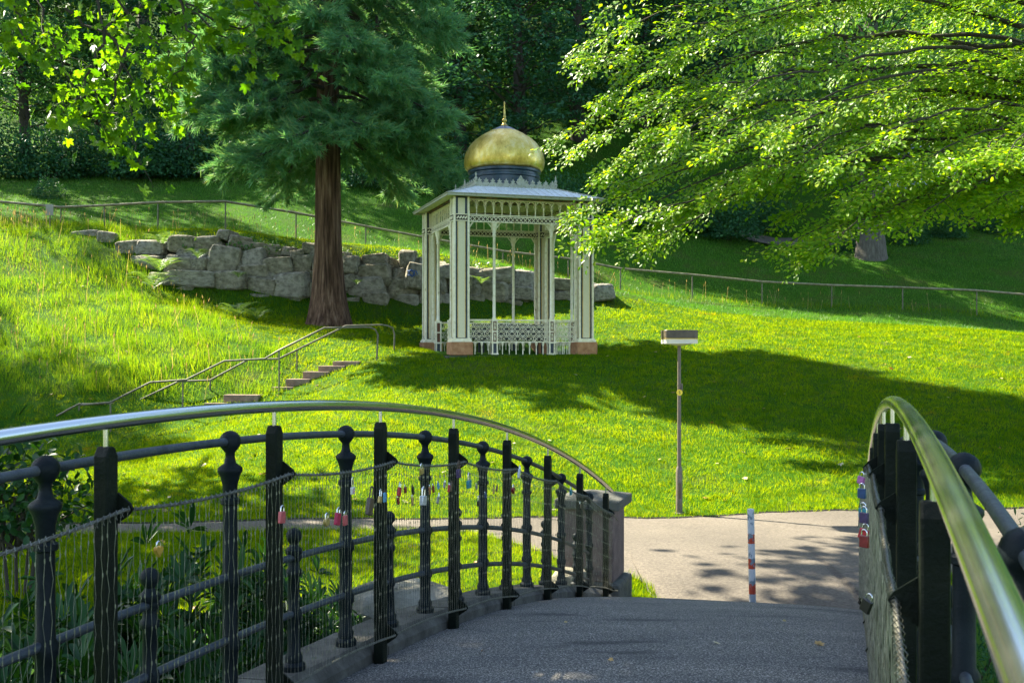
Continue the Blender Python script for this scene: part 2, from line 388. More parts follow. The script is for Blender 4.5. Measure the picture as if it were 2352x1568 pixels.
# behind the gazebo, rock wall foot and head
cpx(900, 775, 29.5); cpx(1180, 760, 31.8); cpx(1420, 740, 33); cpx(760, 745, 32); cpx(1700, 750, 33.5); cpx(2300, 765, 33)
for x, y, Y in ((390, 668, 33.6), (560, 690, 33.6), (700, 702, 33.8), (850, 712, 34.0), (960, 714, 34.3), (1110, 706, 35), (1225, 702, 35.6), (1400, 694, 36.6)): cpx(x, y, Y)
for x, y, Y in ((190, 526, 36.3), (400, 536, 35.9), (560, 548, 35.9), (700, 564, 36.0), (850, 576, 36.3), (960, 586, 36.6), (1110, 612, 37.0), (1225, 634, 37.5), (1400, 664, 38.2)): cpx(x, y, Y)
# left meadow slope
cpx(0, 512, 37); cpx(0, 640, 32.5); cpx(0, 780, 28.6); cpx(200, 640, 32.8); cpx(250, 780, 28.5); cpx(450, 820, 27.4); cpx(350, 700, 31.2); cpx(0, 900, 25.6); cpx(250, 900, 25.6); cpx(600, 800, 28.0); cpx(500, 740, 30.4)
# railing line and hillside above it
RAILPTS = [(-60, 458, 474 + 40, 36.5), (140, 476, 516, 37.0), (240, 472, 524, 37.2), (363, 465, 532, 37.5), (518, 463, 531, 37.8), (680, 489, 560, 38.4), (840, 520, 577, 39.0), (990, 548, 590, 39.6), (1155, 577, 610, 40.2), (1305, 594, 640, 40.8), (1425, 617, 672, 41.2), (1590, 631, 687, 41.5), (1750, 647, 700, 41.7), (1910, 655, 706, 41.9), (2073, 660, 712, 42.0), (2243, 667, 724, 42.2), (2420, 682, 742, 42.2)]
for x, yt, yb, Y in RAILPTS: cpx(x, yb, Y)
for x, y, Y in ((0, 420, 46), (300, 425, 46.5), (600, 430, 47), (900, 465, 46), (1200, 480, 47.5), (1500, 540, 49.5), (1800, 562, 54), (2000, 588, 49), (2352, 600, 48), (2352, 500, 58), (1650, 560, 50)): cpx(x, y, Y)
for X in (-45, -25, -8, 6, 18): cpw(X, 62, 15.5 if X < 10 else 12.5); cpw(X, 95, 42 if X < 10 else 36); cpw(X, 112, 56)
cpw(30, 62, 10.8); cpw(30, 75, 11.6); cpw(42, 75, 12.5); cpw(30, 100, 36); cpw(45, 112, 52)
for X, Y, z in ((-45, 25, 3.5), (-45, 35, 9), (-45, 48, 13), (-28, 30, 4.8), (-28, 40, 9.2), (45, 20, 0.8), (45, 30, 2.6), (45, 42, 4.0), (45, 55, 9)): cpw(X, Y, z)
_cp = np.array(CP); _c2 = 1.1 ** 2
def _phi(A, B): return np.sqrt(((A[:, None, :] - B[None, :, :]) ** 2).sum(-1) + _c2)
_n = len(_cp)
_A = np.zeros((_n + 3, _n + 3)); _A[:_n, :_n] = _phi(_cp[:, :2], _cp[:, :2]) - np.eye(_n) * 0.08
_A[:_n, _n] = 1; _A[:_n, _n + 1:] = _cp[:, :2]; _A[_n, :_n] = 1; _A[_n + 1:, :_n] = _cp[:, :2].T
_w = np.linalg.solve(_A, np.concatenate([_cp[:, 2], np.zeros(3)]))
GX0, GX1, GY0, GY1, GS = -48.0, 48.0, -12.0, 112.0, 0.25
_gx = np.arange(GX0, GX1 + 1e-6, GS); _gy = np.arange(GY0, GY1 + 1e-6, GS)
_GZ = np.zeros((len(_gy), len(_gx)))
for _i, _y in enumerate(_gy):
    q = np.stack([_gx, np.full_like(_gx, _y)], 1)
    _GZ[_i] = _phi(q, _cp[:, :2]) @ _w[:_n] + _w[_n] + q @ _w[_n + 1:]
def H(X, Y):
    X = np.clip(np.asarray(X, float), GX0, GX1 - 1e-4); Y = np.clip(np.asarray(Y, float), GY0, GY1 - 1e-4)
    fx = (X - GX0) / GS; fy = (Y - GY0) / GS; ix = fx.astype(int); iy = fy.astype(int); fx = fx - ix; fy = fy - iy
    return (_GZ[iy, ix] * (1 - fx) * (1 - fy) + _GZ[iy, ix + 1] * fx * (1 - fy) + _GZ[iy + 1, ix] * (1 - fx) * fy + _GZ[iy + 1, ix + 1] * fx * fy)
def h1(X, Y): return float(H(np.array([X]), np.array([Y]))[0])

# path outline: far and near edge as functions of X
FAR = np.array([(-48, 15.2), (-7.5, 15.28), (-4.3, 15.47), (-1.8, 15.67), (1.5, 15.95), (5.4, 16.15), (8, 16.45), (20, 17.0), (48, 18.0)])
NEAR = np.array([(-48, 14.4), (-7.0, 14.47), (-4.1, 14.7), (-1.5, 14.85), (-0.55, 14.75), (0.2, 13.6), (0.7, 12.6), (1.05, 12.2), (1.38, 11.9), (1.54, 11.5), (1.56, 9.4), (3.6, 8.9), (3.75, 11.3), (5, 11.9), (8, 12.2), (20, 12.6), (48, 13)])
def wob(X, s=0.0): return 0.014 * np.sin(X * 5.3 + s) + 0.012 * np.sin(X * 11.7 + 2 * s)
def far_y(X): return np.interp(X, FAR[:, 0], FAR[:, 1]) + wob(X)
def near_y(X): return np.interp(X, NEAR[:, 0], NEAR[:, 1]) + wob(X, 1.3)
def on_path(X, Y, m=0.0): return (Y < far_y(X) + m) & (Y > near_y(X) - m)

def span(a, b, s): return list(np.arange(a, b - 1e-6, s))
gx = np.array(span(-150, -48, 12) + span(-48, -26, 2) + span(-26, 24, 0.4) + span(24, 48, 2) + span(48, 151, 12))
gy = np.array(span(-40, -8, 8) + span(-8, 8, 0.8) + span(8, 46, 0.3) + span(46, 66, 1.0) + span(66, 112, 3) + span(112, 190, 13))
GXm, GYm = np.meshgrid(gx, gy)
Zg = H(GXm, GYm) + np.maximum(0, GYm - 112) * 0.5
Zg = Zg - 0.06 * on_path(GXm, GYm, -0.15)
nx, ny = len(gx), len(gy)
idx = np.arange(nx * ny).reshape(ny, nx)
Fg = np.stack([idx[:-1, :-1], idx[:-1, 1:], idx[1:, 1:], idx[1:, :-1]], -1).reshape(-1, 4)
me = np_mesh('ground', np.stack([GXm, GYm, Zg], -1).reshape(-1, 3), Fg)
o = link('ground', me, M['soil'], smooth=180); tag(o, 'grassy ground rising from the path to the wooded hillside', kind='structure')

xs = np.array(span(-48, -9, 1.5) + span(-9, 12, 0.12) + span(12, 48.1, 1.5)); rows = np.linspace(0, 1, 22)
PXm = np.repeat(xs[None, :], len(rows), 0); PYm = near_y(xs)[None, :] * (1 - rows[:, None]) + far_y(xs)[None, :] * rows[:, None]
PZm = H(PXm, PYm) + 0.008 + 0.012 * np.sin(np.pi * rows)[:, None]
idx = np.arange(PXm.size).reshape(PXm.shape)
Fp = np.stack([idx[:-1, :-1], idx[:-1, 1:], idx[1:, 1:], idx[1:, :-1]], -1).reshape(-1, 4)
o = link('path', np_mesh('path', np.stack([PXm, PYm, PZm], -1).reshape(-1, 3), Fp), M['path'], smooth=180)
tag(o, 'pale gravel path crossing in front of the lawn', kind='structure')
e = MB(); exs = list(np.arange(-10, 12, 0.3))
e.tube([(x, float(far_y(x)) + 0.03, h1(x, float(far_y(x))) + 0.012) for x in exs], 0.016, 4)
o = e.build('path_edging', M['bark_dark']); tag(o, 'thin dark edging strip between path and lawn', kind='structure')
# short path higher up on the right slope
up = MB(); U0 = [P(1700, 556, 53), P(1790, 560, 53.5), P(1880, 566, 53.5), P(1960, 566, 54)]
for a, b in zip(U0[:-1], U0[1:]):
    q = []
    for p, dy in ((a, -0.9), (b, -0.9), (b, 0.9), (a, 0.9)): q.append((p.x, p.y + dy, h1(p.x, p.y + dy) + 0.10))
    up.add(q, [(0, 1, 2, 3)])
o = up.build('upper_path', M['path']); tag(o, 'short stretch of grey path high on the slope below the dark shrubs', kind='structure')

# ------------------------------------------------------------------ bridge
BA = math.atan(0.321); BU = Vector((math.sin(BA), math.cos(BA), 0)); BN = Vector((math.cos(BA), -math.sin(BA), 0))
NL, NR = -2.19, 0.147
RAISE_R = 0.05
SPC, TP = 1.0, 2.714      # post spacing, place of one post
def bp(t, n, z=0.0): return BU * t + BN * n + Vector((0, 0, z))
def rail_z(t, n=NL):
    k = (n - NL) / (NR - NL)
    return CAMZ - 0.228 - 0.0245 * (t - 3.1) ** 2 + RAISE_R * k
def deck_z(t, n):
    k = (n - NL) / (NR - NL); s = (n - (NL + NR) / 2) / 1.25
    return CAMZ - 1.455 - 0.0202 * (t - 3.1) ** 2 + 0.06 * k - 0.035 * s * s * s * s - 0.01
T0, T1 = -3.6, 10.55
bridge = thing('footbridge', 'arched footbridge with dark asphalt deck and stone edges', 'bridge', (0, 0, 0))
ts = np.arange(T0, T1 + 0.01, 0.15); ns = np.linspace(NL - 0.04, NR + 0.04, 22)
m = MB(); vs = []
for t in ts:
    for n in ns: vs.append(bp(t, n, deck_z(t, n)))
k = len(ns)
fs = [(i * k + j, i * k + j + 1, (i + 1) * k + j + 1, (i + 1) * k + j) for i in range(len(ts) - 1) for j in range(k - 1)]
m.add(vs, fs).build('deck', M['asphalt'], bridge, smooth=180)
for side, n0, n1 in ((-1, NL - 0.36, NL - 0.036), (1, NR + 0.036, NR + 0.38)):
    t = T0
    while t < T1 - 0.6:
        L_ = random.uniform(0.85, 1.15); t2 = min(t + L_, T1 - 0.35)
        m = MB(); vs = []; cnt = 5
        for i in range(cnt):
            tt = t + 0.006 + (t2 - t - 0.012) * i / (cnt - 1)
            for n, dz in (((n0, 0.02), (n0 + 0.03, 0.075), (n1 - 0.05, 0.085), (n1, 0.03)) if side < 0 else ((n0, 0.03), (n0 + 0.05, 0.085), (n1 - 0.03, 0.075), (n1, 0.02))):
                vs.append(bp(tt, n, deck_z(tt, NL + 0.1 if side < 0 else NR - 0.1) + dz + random.uniform(-0.004, 0.004)))
            for n in (n1, n0): vs.append(bp(tt, n, deck_z(tt, NL if side < 0 else NR) - 0.30))
        fs = [(i * 6 + j, (i + 1) * 6 + j, (i + 1) * 6 + (j + 1) % 6, i * 6 + (j + 1) % 6) for i in range(cnt - 1) for j in range(6)]
        fs += [tuple(range(6)), tuple((cnt - 1) * 6 + j for j in range(5, -1, -1))]
        m.add(vs, fs).build('kerb_stone', M['kerb'], bridge, smooth=40)
        t = t2
m = MB(); vs = []
for t in ts:
    for n in (NL - 0.30, NR + 0.32):
        vs.append(bp(t, n, deck_z(t, NL) - 0.29)); vs.append(bp(t, n, deck_z(t, NL) - 0.62))
fs = []
for i in range(len(ts) - 1):
    a, b = i * 4, (i + 1) * 4
    fs += [(a, a + 1, b + 1, b), (a + 2, b + 2, b + 3, a + 3), (a + 1, a + 3, b + 3, b + 1)]
m.add(vs, fs).build('arch', M['kerb'], bridge)
# abutment and flat stones beside the far bank
m = MB(); c = bp(10.0, (NL + NR) / 2, -0.9)
m.box(c, (3.0, 0.9, 1.5), Matrix.Rotation(-BA, 3, 'Z')).build('abutment', M['kerb'], bridge, bevel=0.03)

def flat_post(t, n, inward, label=None):
    pass

def build_railings(nn, inward, side_name, t_first, count, lab_new, lab_old, tmin, tmax):
    """modern railing (handrail, square posts, wire net) and the old cast-iron railing outside it"""
    out = -inward
    org = bp(3.14, nn, deck_z(3.14, nn))
    R0 = Matrix.Rotation(-BA, 3, 'Z')         # local x across the bridge, y along it
    rl = thing('bridge_railing', lab_new, 'railing', org)
    hr = MB(); hr.tube([bp(t, nn, rail_z(t, nn)) for t in np.arange(tmin, tmax + 0.01, 0.12)], 0.0235, 24)
    hr.build('handrail', M['steel'], rl, org, 180)
    lug_n = nn + inward * 0.068
    post_ts = [t_first + SPC * i for i in range(count)]
    for t in post_ts:
        if not (tmin - 0.05 <= t <= tmax + 0.05): continue
        zt = rail_z(t, nn) - 0.075; zb = deck_z(t, nn) - 0.05
        m = MB(); w, d = 0.027, 0.026
        o_ = bp(t, nn, 0)
        # outline across the bridge axis seen from the deck: chamfered shoulders
        poly = [(-w, zb), (w, zb), (w, zt - 0.03), (w - 0.016, zt), (-w + 0.016, zt), (-w, zt - 0.03)]
        m.prism(poly, o_, BU, (0, 0, 1), d * 2)
        p_ = m.build('post', M['post'], rl, org, bevel=0.006)
        m = MB(); m.tube([bp(t, nn, zt - 0.01), bp(t, nn, rail_z(t, nn) - 0.018)], 0.0085, 10)
        m.build('pin', M['steel'], rl, org, 60)
        for dz, sg in ((0.268, 1), (1.117, 1)):
            z0 = rail_z(t, nn) - dz
            if dz > 1: z0 = max(z0, deck_z(t, nn) + 0.09)
            m = MB(); b0 = nn + inward * 0.024
            poly = [(0, -0.048), (0.045, -0.016), (0.056, 0.0), (0.045, 0.016), (0, 0.048)]
            if inward < 0: poly = poly[::-1]
            m.prism(poly, bp(t + 0.028, b0, z0), BN * inward, (0, 0, 1), 0.008)
            m.build('lug', M['post'], rl, org)
    def rope_z(t, dz):
        z = rail_z(t, nn) - dz
        u = (t - t_first) / SPC; f = u - math.floor(u)
        sag = -0.028 * 4 * f * (1 - f)
        if dz > 1: z = max(z, deck_z(t, nn) + 0.09); sag = 0.012 * 4 * f * (1 - f)
        return z + sag
    # ropes: three twisted strands
    for dz in (0.268, 1.117):
        m = MB()
        tt = np.arange(tmin + 0.05, tmax - 0.02, 0.011)
        for s in range(3):
            pts = []
            for q in tt:
                an = q / 0.075 * 2 * math.pi + s * 2 * math.pi / 3
                pts.append(bp(q, lug_n + 0.0033 * math.cos(an), rope_z(q, dz) + 0.0033 * math.sin(an)))
            m.tube(pts, 0.0032, 5, False)
        m.build('rope', M['rope'], rl, org, 180)
    # wire net, one part per bay
    pitch = 0.029; lev = 0.055; wr = 0.0009
    for i in range(count - 1):
        ta, tb = post_ts[i], post_ts[i + 1]
        if ta < tmin - 0.05 or tb > tmax + 0.05: continue
        V = []; F = []; FV = []
        cols = int(round((tb - ta) / pitch))
        for j in range(cols):
            t = ta + (j + 0.5) * (tb - ta) / cols
            z1, z2 = rope_z(t, 1.117), rope_z(t, 0.268)
            nl = int((z2 - z1) / lev)
            pts = []
            for q in range(nl + 1):
                z = z2 - (z2 - z1) * q / nl
                off = (0.0035 if (q + j) % 2 else -0.0035) + random.uniform(-0.0012, 0.0012)
                if q in (0, nl): off = 0
                pts.append(bp(t + off, lug_n + random.uniform(-0.002, 0.002), z))
            mm = MB(); mm.tube(pts, wr, 3, False)
            b = len(V); V += mm.v; F += [tuple(a + b for a in f) for f in mm.f]
            # wire loop over the rope and ferrules
            for q in range(1, nl, 2):
                mm = MB(); p0 = pts[q]; mm.tube([p0 + Vector((0, 0, 0.006)), p0 - Vector((0, 0, 0.006))], 0.0020, 4, True)
                b = len(V); V += mm.v; F += [tuple(a + b for a in f) for f in mm.f]
            mm = MB(); p0 = pts[0]
            mm.tube([p0 + Vector((0, 0, -0.02)), p0 + BN * 0.010 + Vector((0, 0, 0.0)), p0 + Vector((0, 0, 0.010)) + BU * 0.008, p0 - BN * 0.010 + BU * 0.012, p0 + BU * 0.012 + Vector((0, 0, -0.02))], wr * 1.2, 3, False)
            b = len(V); V += mm.v; F += [tuple(a + b for a in f) for f in mm.f]
        mm = MB(); mm.v, mm.f = V, F
        w = mm.build('wire_net', M['wire'], rl, org); w['kind'] = 'stuff'
    # ---- old cast-iron railing
    no = nn + out * 0.135
    ir = thing('iron_railing', lab_old, 'railing', bp(3.14, no, deck_z(3.14, nn)))
    org2 = ir.location.copy()
    off = -0.105
    z_at = lambda t, d: rail_z(t, nn) - d
    old_ts = [t_first + off + SPC * i for i in range(count)]
    for d, r in ((0.137, 0.0165), (0.668, 0.0155), (0.915, 0.0155)):
        m = MB(); m.tube([bp(t, no, z_at(t, d)) for t in np.arange(tmin, tmax - 0.25, 0.12)], r, 12)
        m.build('rail', M['rail_iron'], ir, org2, 180)
    def turned(t, top_d, tall):
        zb = deck_z(t, nn) + 0.06; zt = z_at(t, top_d); h = zt - zb; rb = 0.043 if tall else 0.035
        s = 1.0
        pr = [(0.062, 0), (0.062, 0.025), (0.050, 0.035), (0.052, 0.06), (0.038, 0.075), (0.040, 0.095), (0.030, 0.115)]
        if tall:
            pr += [(0.031, h * 0.22), (0.040, h * 0.235), (0.040, h * 0.262), (0.031, h * 0.275), (0.031, h * 0.46), (0.041, h * 0.475), (0.041, h * 0.50), (0.030, h * 0.515),
                   (0.028, h - 0.25), (0.038, h - 0.243), (0.038, h - 0.226), (0.028, h - 0.218), (0.030, h - 0.17), (0.038, h - 0.138), (0.045, h - 0.124), (0.049, h - 0.117), (0.049, h - 0.106), (0.042, h - 0.098), (0.024, h - 0.086), (0.019, h - 0.062), (0.019, h - 0.044)]
        else:
            pr += [(0.026, h * 0.4), (0.034, h * 0.42), (0.034, h * 0.46), (0.026, h * 0.48), (0.025, h - 0.18), (0.034, h - 0.17), (0.034, h - 0.15), (0.026, h - 0.14), (0.024, h - 0.09), (0.038, h - 0.075), (0.038, h - 0.06), (0.022, h - 0.045), (0.018, h - 0.035)]
        for a in range(1, 8):
            an = -math.pi / 2 + 0.42 + (math.pi - 0.42) * a / 8
            pr.append((rb * math.cos(an), h + rb * math.sin(an)))
        pr.append((0.003, h + rb))
        return pr, zb
    for t in old_ts:
        if tmin - 0.1 <= t <= tmax - 0.25:
            pr, zb = turned(t, 0.137, True)
            m = MB(); m.lathe(pr, bp(t, no, zb), 14)
            for d in (0.137,):
                m.lathe([(0.024, -0.03), (0.024, 0.03)], (0, 0, 0), 3) if False else None
            m.build('post', M['iron'], ir, org2, 45)
        t2 = t + SPC / 2
        if tmin - 0.1 <= t2 <= tmax - 0.3:
            pr, zb = turned(t2, 0.575, False)
            m = MB(); m.lathe(pr, bp(t2, no, zb), 12); m.build('short_post', M['iron'], ir, org2, 45)
    for t in old_ts + [q + SPC / 2 for q in old_ts]:
        if not (tmin <= t <= tmax - 0.35): continue
        for d in (0.668, 0.915):
            m = MB(); a = bp(t - 0.018, no, z_at(t - 0.018, d)); b = bp(t + 0.018, no, z_at(t + 0.018, d))
            m.tube([a, b], 0.029, 12); m.build('rail_collar', M['iron'], ir, org2, 50)
    return rl, ir

build_railings(NL, 1, 'left', TP - SPC * 4, 13, 'curved stainless handrail on dark square posts with wire net hung with many padlocks',
               'old cast-iron railing with ball-topped posts behind the padlock net', -2.3, 9.95)
build_railings(NR, -1, 'right', TP - SPC * 4 + 0.35, 13, 'steep stainless handrail with wire net running close past the viewer',
               'old cast-iron ball-topped railing outside the nearer handrail', -2.0, 10.1)

# ------------------------------------------------------------------ stone pillars at the bridge end
def pillar(t, n, label, wing):
    c = bp(t, n, 0); zb = -0.25; org = Vector((c.x, c.y, zb))
    p = thing('stone_pillar', label, 'pillar', org)
    R0 = Matrix.Rotation(-BA, 3, 'Z')
    top = P(1410, 1162, 10.95).z
    m = MB(); m.box((c.x, c.y, -0.03), (0.68, 0.70, 0.44), R0).build('base', M['cap'], p, org, bevel=0.04)
    m = MB(); m.box((c.x, c.y, (0.19 + top) / 2), (0.53, 0.55, top - 0.19), R0).build('shaft', M['pillar'], p, org, bevel=0.012)
    m = MB(); m.box((c.x, c.y, top + 0.05), (0.67, 0.70, 0.10), R0)
    m.build('cap', M['cap'], p, org, bevel=0.015)
    m = MB(); q = [R0 @ Vector(v) for v in ((-0.32, -0.34, 0), (0.32, -0.34, 0), (0.32, 0.34, 0), (-0.32, 0.34, 0), (0, 0, 0.065))]
    m.add([(v.x + c.x, v.y + c.y, v.z + top + 0.101) for v in q], [(0, 1, 4), (1, 2, 4), (2, 3, 4), (3, 0, 4)]).build('cap_top', M['cap'], p, org)
    return p
pillar(10.75, NL - 0.36, 'squat sandstone pillar with grey slab cap where the padlock railing ends', -1)
pillar(10.75, NR + 0.36, 'stone pillar mostly hidden behind the nearer railing by the path', 1)
for (x, y, Y, sx, sy, sz, lab) in ((930, 1400, 8.6, 0.55, 0.5, 0.22, 'flat grey boulder on the bank beyond the padlock railing'), (1310, 1365, 10.6, 0.22, 0.25, 0.28, 'rounded grey stone at the foot of the bridge-end pillar')):
    p = P(x, y, Y); rg = np.random.default_rng(int(x))
    pts = norm(rg.normal(size=(40, 3))); pts = np.sign(pts) * np.abs(pts) ** 0.7 * np.array([sx, sy, sz])
    bm = bmesh.new()
    for v in pts: bm.verts.new(v)
    bmesh.ops.convex_hull(bm, input=bm.verts)
    me = bpy.data.meshes.new('boulder'); bm.to_mesh(me); bm.free()
    o = link('boulder', me, M['stone']); o.location = p; tag(o, lab, 'boulder')
# bank stone that carries the flat boulder
# ------------------------------------------------------------------ gazebo
S = 3.36; HS = S / 2
gz = thing('gazebo', 'cream cast-iron gazebo with gilded onion dome on the lawn knoll', 'gazebo', (-0.21, 28.8, 2.38), R_(17))
def four(fn):
    for k in range(4):
        fn(k, Matrix.Rotation(k * math.pi / 2, 3, 'Z'))
def rot_mb(m, R):
    m.v = [tuple(R @ Vector(v)) for v in m.v]; return m
m = MB().box((0, 0, -0.17), (S + 0.9, S + 0.9, 0.30)); m.build('floor_slab', M['cap'], gz, bevel=0.02)
for sx in (-1, 1):
    for sy in (-1, 1):
        cx, cy = sx * HS, sy * HS
        MB().box((cx, cy, 0.165), (0.56, 0.56, 0.33)).build('plinth', M['plinth'], gz, bevel=0.018)
        m = MB(); m.box((cx, cy, 0.36), (0.50, 0.50, 0.055)); m.box((cx, cy, 0.405), (0.45, 0.45, 0.036))
        pl = m.build('pillar', M['cream'], gz)
        MB().box((cx, cy, 2.19), (0.335, 0.335, 3.6)).build('pillar_core', M['navy'], pl)
        for ax in (-1, 1):
            for ay in (-1, 1):
                MB().box((cx + ax * 0.180, cy + ay * 0.180, 2.205), (0.054, 0.054, 3.58)).build('corner_strip', M['cream'], pl, bevel=0.012)
        for dx, dy in ((0, -1), (0, 1), (-1, 0), (1, 0)):
            a, b = (0.180, 0.024) if dy else (0.024, 0.180)
            for z0, z1 in ((0.44, 3.37), (3.56, 3.96)):
                MB().box((cx + dx * 0.176, cy + dy * 0.176, (z0 + z1) / 2), (a, b, z1 - z0)).build('panel', M['sandpanel'], pl, bevel=0.008)
            m = MB()
            for q in (-1, 1):
                m.box((cx + dx * 0.182 + (q * 0.098 if dy else 0), cy + dy * 0.174 + (q * 0.098 if dx else 0), 2.0), (0.010 if dy else 0.02, 0.010 if dx else 0.02, 3.1))
            m.build('gilt_line', M['brass'], pl)
            m = MB(); m.box((cx + dx * 0.20, cy + dy * 0.20, 3.465), (0.28 if dy else 0.03, 0.28 if dx else 0.03, 0.16)); m.build('pillar_band', M['band'], pl)
            m = MB()
            for q in range(4):
                u = -0.105 + 0.07 * q
                m.box((cx + dx * 0.219 + (u if dy else 0), cy + dy * 0.219 + (u if dx else 0), 3.465), (0.035 if dy else 0.012, 0.035 if dx else 0.012, 0.08), Matrix.Rotation(math.pi / 4, 3, 'Y' if dy else 'X'))
            m.box((cx + dx * 0.213, cy + dy * 0.213, 3.385), (0.30 if dy else 0.03, 0.30 if dx else 0.03, 0.022)); m.box((cx + dx * 0.213, cy + dy * 0.213, 3.545), (0.30 if dy else 0.03, 0.30 if dx else 0.03, 0.022))
            m.build('band_ornament', M['cream'], pl)
W0 = HS - 0.215          # half clear width between pillars
NB = 13
def side(k, R):
    y = -HS
    # frieze: bars with pointed trefoil arches
    m = MB(); bw = 2 * W0 / NB
    m.box((0, y, 3.965), (2 * W0, 0.07, 0.05)); m.box((0, y, 3.575), (2 * W0, 0.06, 0.022)); m.box((0, y, 3.545), (2 * W0, 0.05, 0.014))
    for i in range(NB + 1):
        x = -W0 + i * bw
        m.box((x, y, 3.76), (0.020, 0.035, 0.37))
    for i in range(NB):
        x0 = -W0 + i * bw; xc = x0 + bw / 2
        for sg in (-1, 1):
            pts = [(xc + sg * bw * 0.46, y, 3.72), (xc + sg * bw * 0.44, y, 3.79), (xc + sg * bw * 0.27, y, 3.815), (xc + sg * bw * 0.40, y, 3.85), (xc + sg * bw * 0.30, y, 3.905), (xc, y, 3.945)]
            m.tube(pts, 0.0105, 4)
            m.tube([(xc + sg * bw * 0.45, y, 3.88), (xc + sg * bw * 0.18, y, 3.955)], 0.011, 4)
    rot_mb(m, R).build('frieze', M['cream'], gz)
    m = MB().box((0, y, 3.465), (2 * W0, 0.045, 0.12)); fb = rot_mb(m, R).build('frieze_band', M['band'], gz)
    m = MB(); m.box((0, y, 3.395), (2 * W0 + 0.02, 0.085, 0.028)); m.box((0, y, 3.535), (2 * W0, 0.07, 0.018))
    nb = 26
    for i in range(nb):
        x = -W0 + (i + 0.5) * 2 * W0 / nb
        for sg in (-1, 1):
            m.box((x, y - 0.028, 3.465), (0.016, 0.010, 0.15), Matrix.Rotation(sg * 0.72, 3, 'Y'))
            m.box((x, y + 0.028, 3.465), (0.016, 0.010, 0.15), Matrix.Rotation(sg * 0.72, 3, 'Y'))
    rot_mb(m, R).build('lattice', M['cream'], fb)
    # slender columns on ornate pedestals
    for fx in (-0.46, 0.46):
        x = fx * HS + 0.0
        m = MB(); m.lathe([(0.055, 0.90), (0.060, 0.93), (0.040, 0.96), (0.036, 3.02), (0.050, 3.04), (0.050, 3.07), (0.040, 3.09), (0.055, 3.20), (0.085, 3.34), (0.10, 3.38)], (x, y, 0), 12)
        for sg in (-1, 1):
            m.tube([(x + sg * 0.04, y, 3.20), (x + sg * 0.10, y, 3.30), (x + sg * 0.17, y, 3.375)], 0.014, 5)
        col = rot_mb(m, R).build('column', M['cream'], gz, smooth=40)
        m = MB()
        for z, w, h in ((0.02, 0.19, 0.05), (0.315, 0.19, 0.04), (0.60, 0.17, 0.035), (0.885, 0.17, 0.045)): m.box((x, y, z), (w, w, h))
        for dx in (-1, 1):
            for dy in (-1, 1):
                m.box((x + dx * 0.062, y + dy * 0.062, 0.46), (0.034, 0.034, 0.86))
        rot_mb(m, R).build('pedestal', M['cream'], col)
        m = MB(); m.box((x, y, 0.46), (0.115, 0.115, 0.27)); m.box((x, y, 0.74), (0.115, 0.115, 0.25)); rot_mb(m, R).build('rust_core', M['rustinset'], col)
        m = MB(); m.box((x, y, 0.17), (0.142, 0.142, 0.25)); rot_mb(m, R).build('blue_core', M['navy'], col)
        m = MB()
        for z in (0.46, 0.74):
            for sg in (-1, 1):
                m.lathe([(0.012, -0.10), (0.030, -0.05), (0.012, 0.0), (0.026, 0.06), (0.008, 0.10)], (x, y + sg * 0.07, z), 6)
        rot_mb(m, R).build('baluster_ornament', M['sandpanel'], col)
    # brackets beside the pillars
    m = MB()
    for sg in (-1, 1):
        m = MB(); m.tube([(sg * (W0 - 0.01), y, 3.10), (sg * (W0 - 0.03), y, 3.25), (sg * (W0 - 0.13), y, 3.38)], [0.03, 0.028, 0.02], 6)
        m.box((sg * (W0 - 0.012), y, 1.86), (0.05, 0.06, 2.95)); rot_mb(m, R).build('pilaster', M['cream'], gz)
    if k == 3: return      # open side with the steps
    # balustrade: lattice of linked rosettes
    m = MB(); m.box((0, y, 0.895), (2 * W0, 0.055, 0.03)); m.box((0, y, 0.865), (2 * W0, 0.03, 0.012)); m.box((0, y, 0.335), (2 * W0, 0.05, 0.026))
    for sg in (-1, 1): m.box((sg * (W0 - 0.02), y, 0.60), (0.035, 0.05, 0.55))
    n = 20; cw = 2 * W0 / n; rows_ = 4; rh = 0.50 / rows_
    for r in range(rows_ + 1):
        for i in range(n + 1):
            x = -W0 + i * cw; z = 0.352 + r * rh
            if i > 0 and i < n:
                pts = [(x + 0.027 * math.cos(a * math.pi / 3), y, z + 0.027 * math.sin(a * math.pi / 3)) for a in range(6)]
                if 0 < r < rows_: m.tube(pts, 0.0095, 4, closed=True)
            if r < rows_:
                if (i + r) % 2 == 0: m.tube([(x, y, z + 0.01), (x, y, z + rh - 0.01)], 0.010, 4)
            if 0 < r < rows_ and i < n: m.tube([(x + 0.025, y, z), (x + cw - 0.025, y, z)], 0.0095, 4)
            if i < n and r < rows_:
                cx2, cz2 = x + cw / 2, z + rh / 2
                for sg in (-1, 1): m.tube([(cx2 - cw * 0.26, y, cz2 - sg * rh * 0.26), (cx2 + cw * 0.26, y, cz2 + sg * rh * 0.26)], 0.0075, 4)
    rot_mb(m, R).build('balustrade', M['cream'], gz)
    m = MB()
    for i in range(1, 16):
        x = -W0 + i * 2 * W0 / 16
        m.lathe([(0.020, 0.0), (0.012, 0.03), (0.016, 0.12), (0.010, 0.20), (0.040, 0.31), (0.02, 0.33)], (x, y, 0), 6)
    rot_mb(m, R).build('balustrade_feet', M['cream'], gz)
four(side)
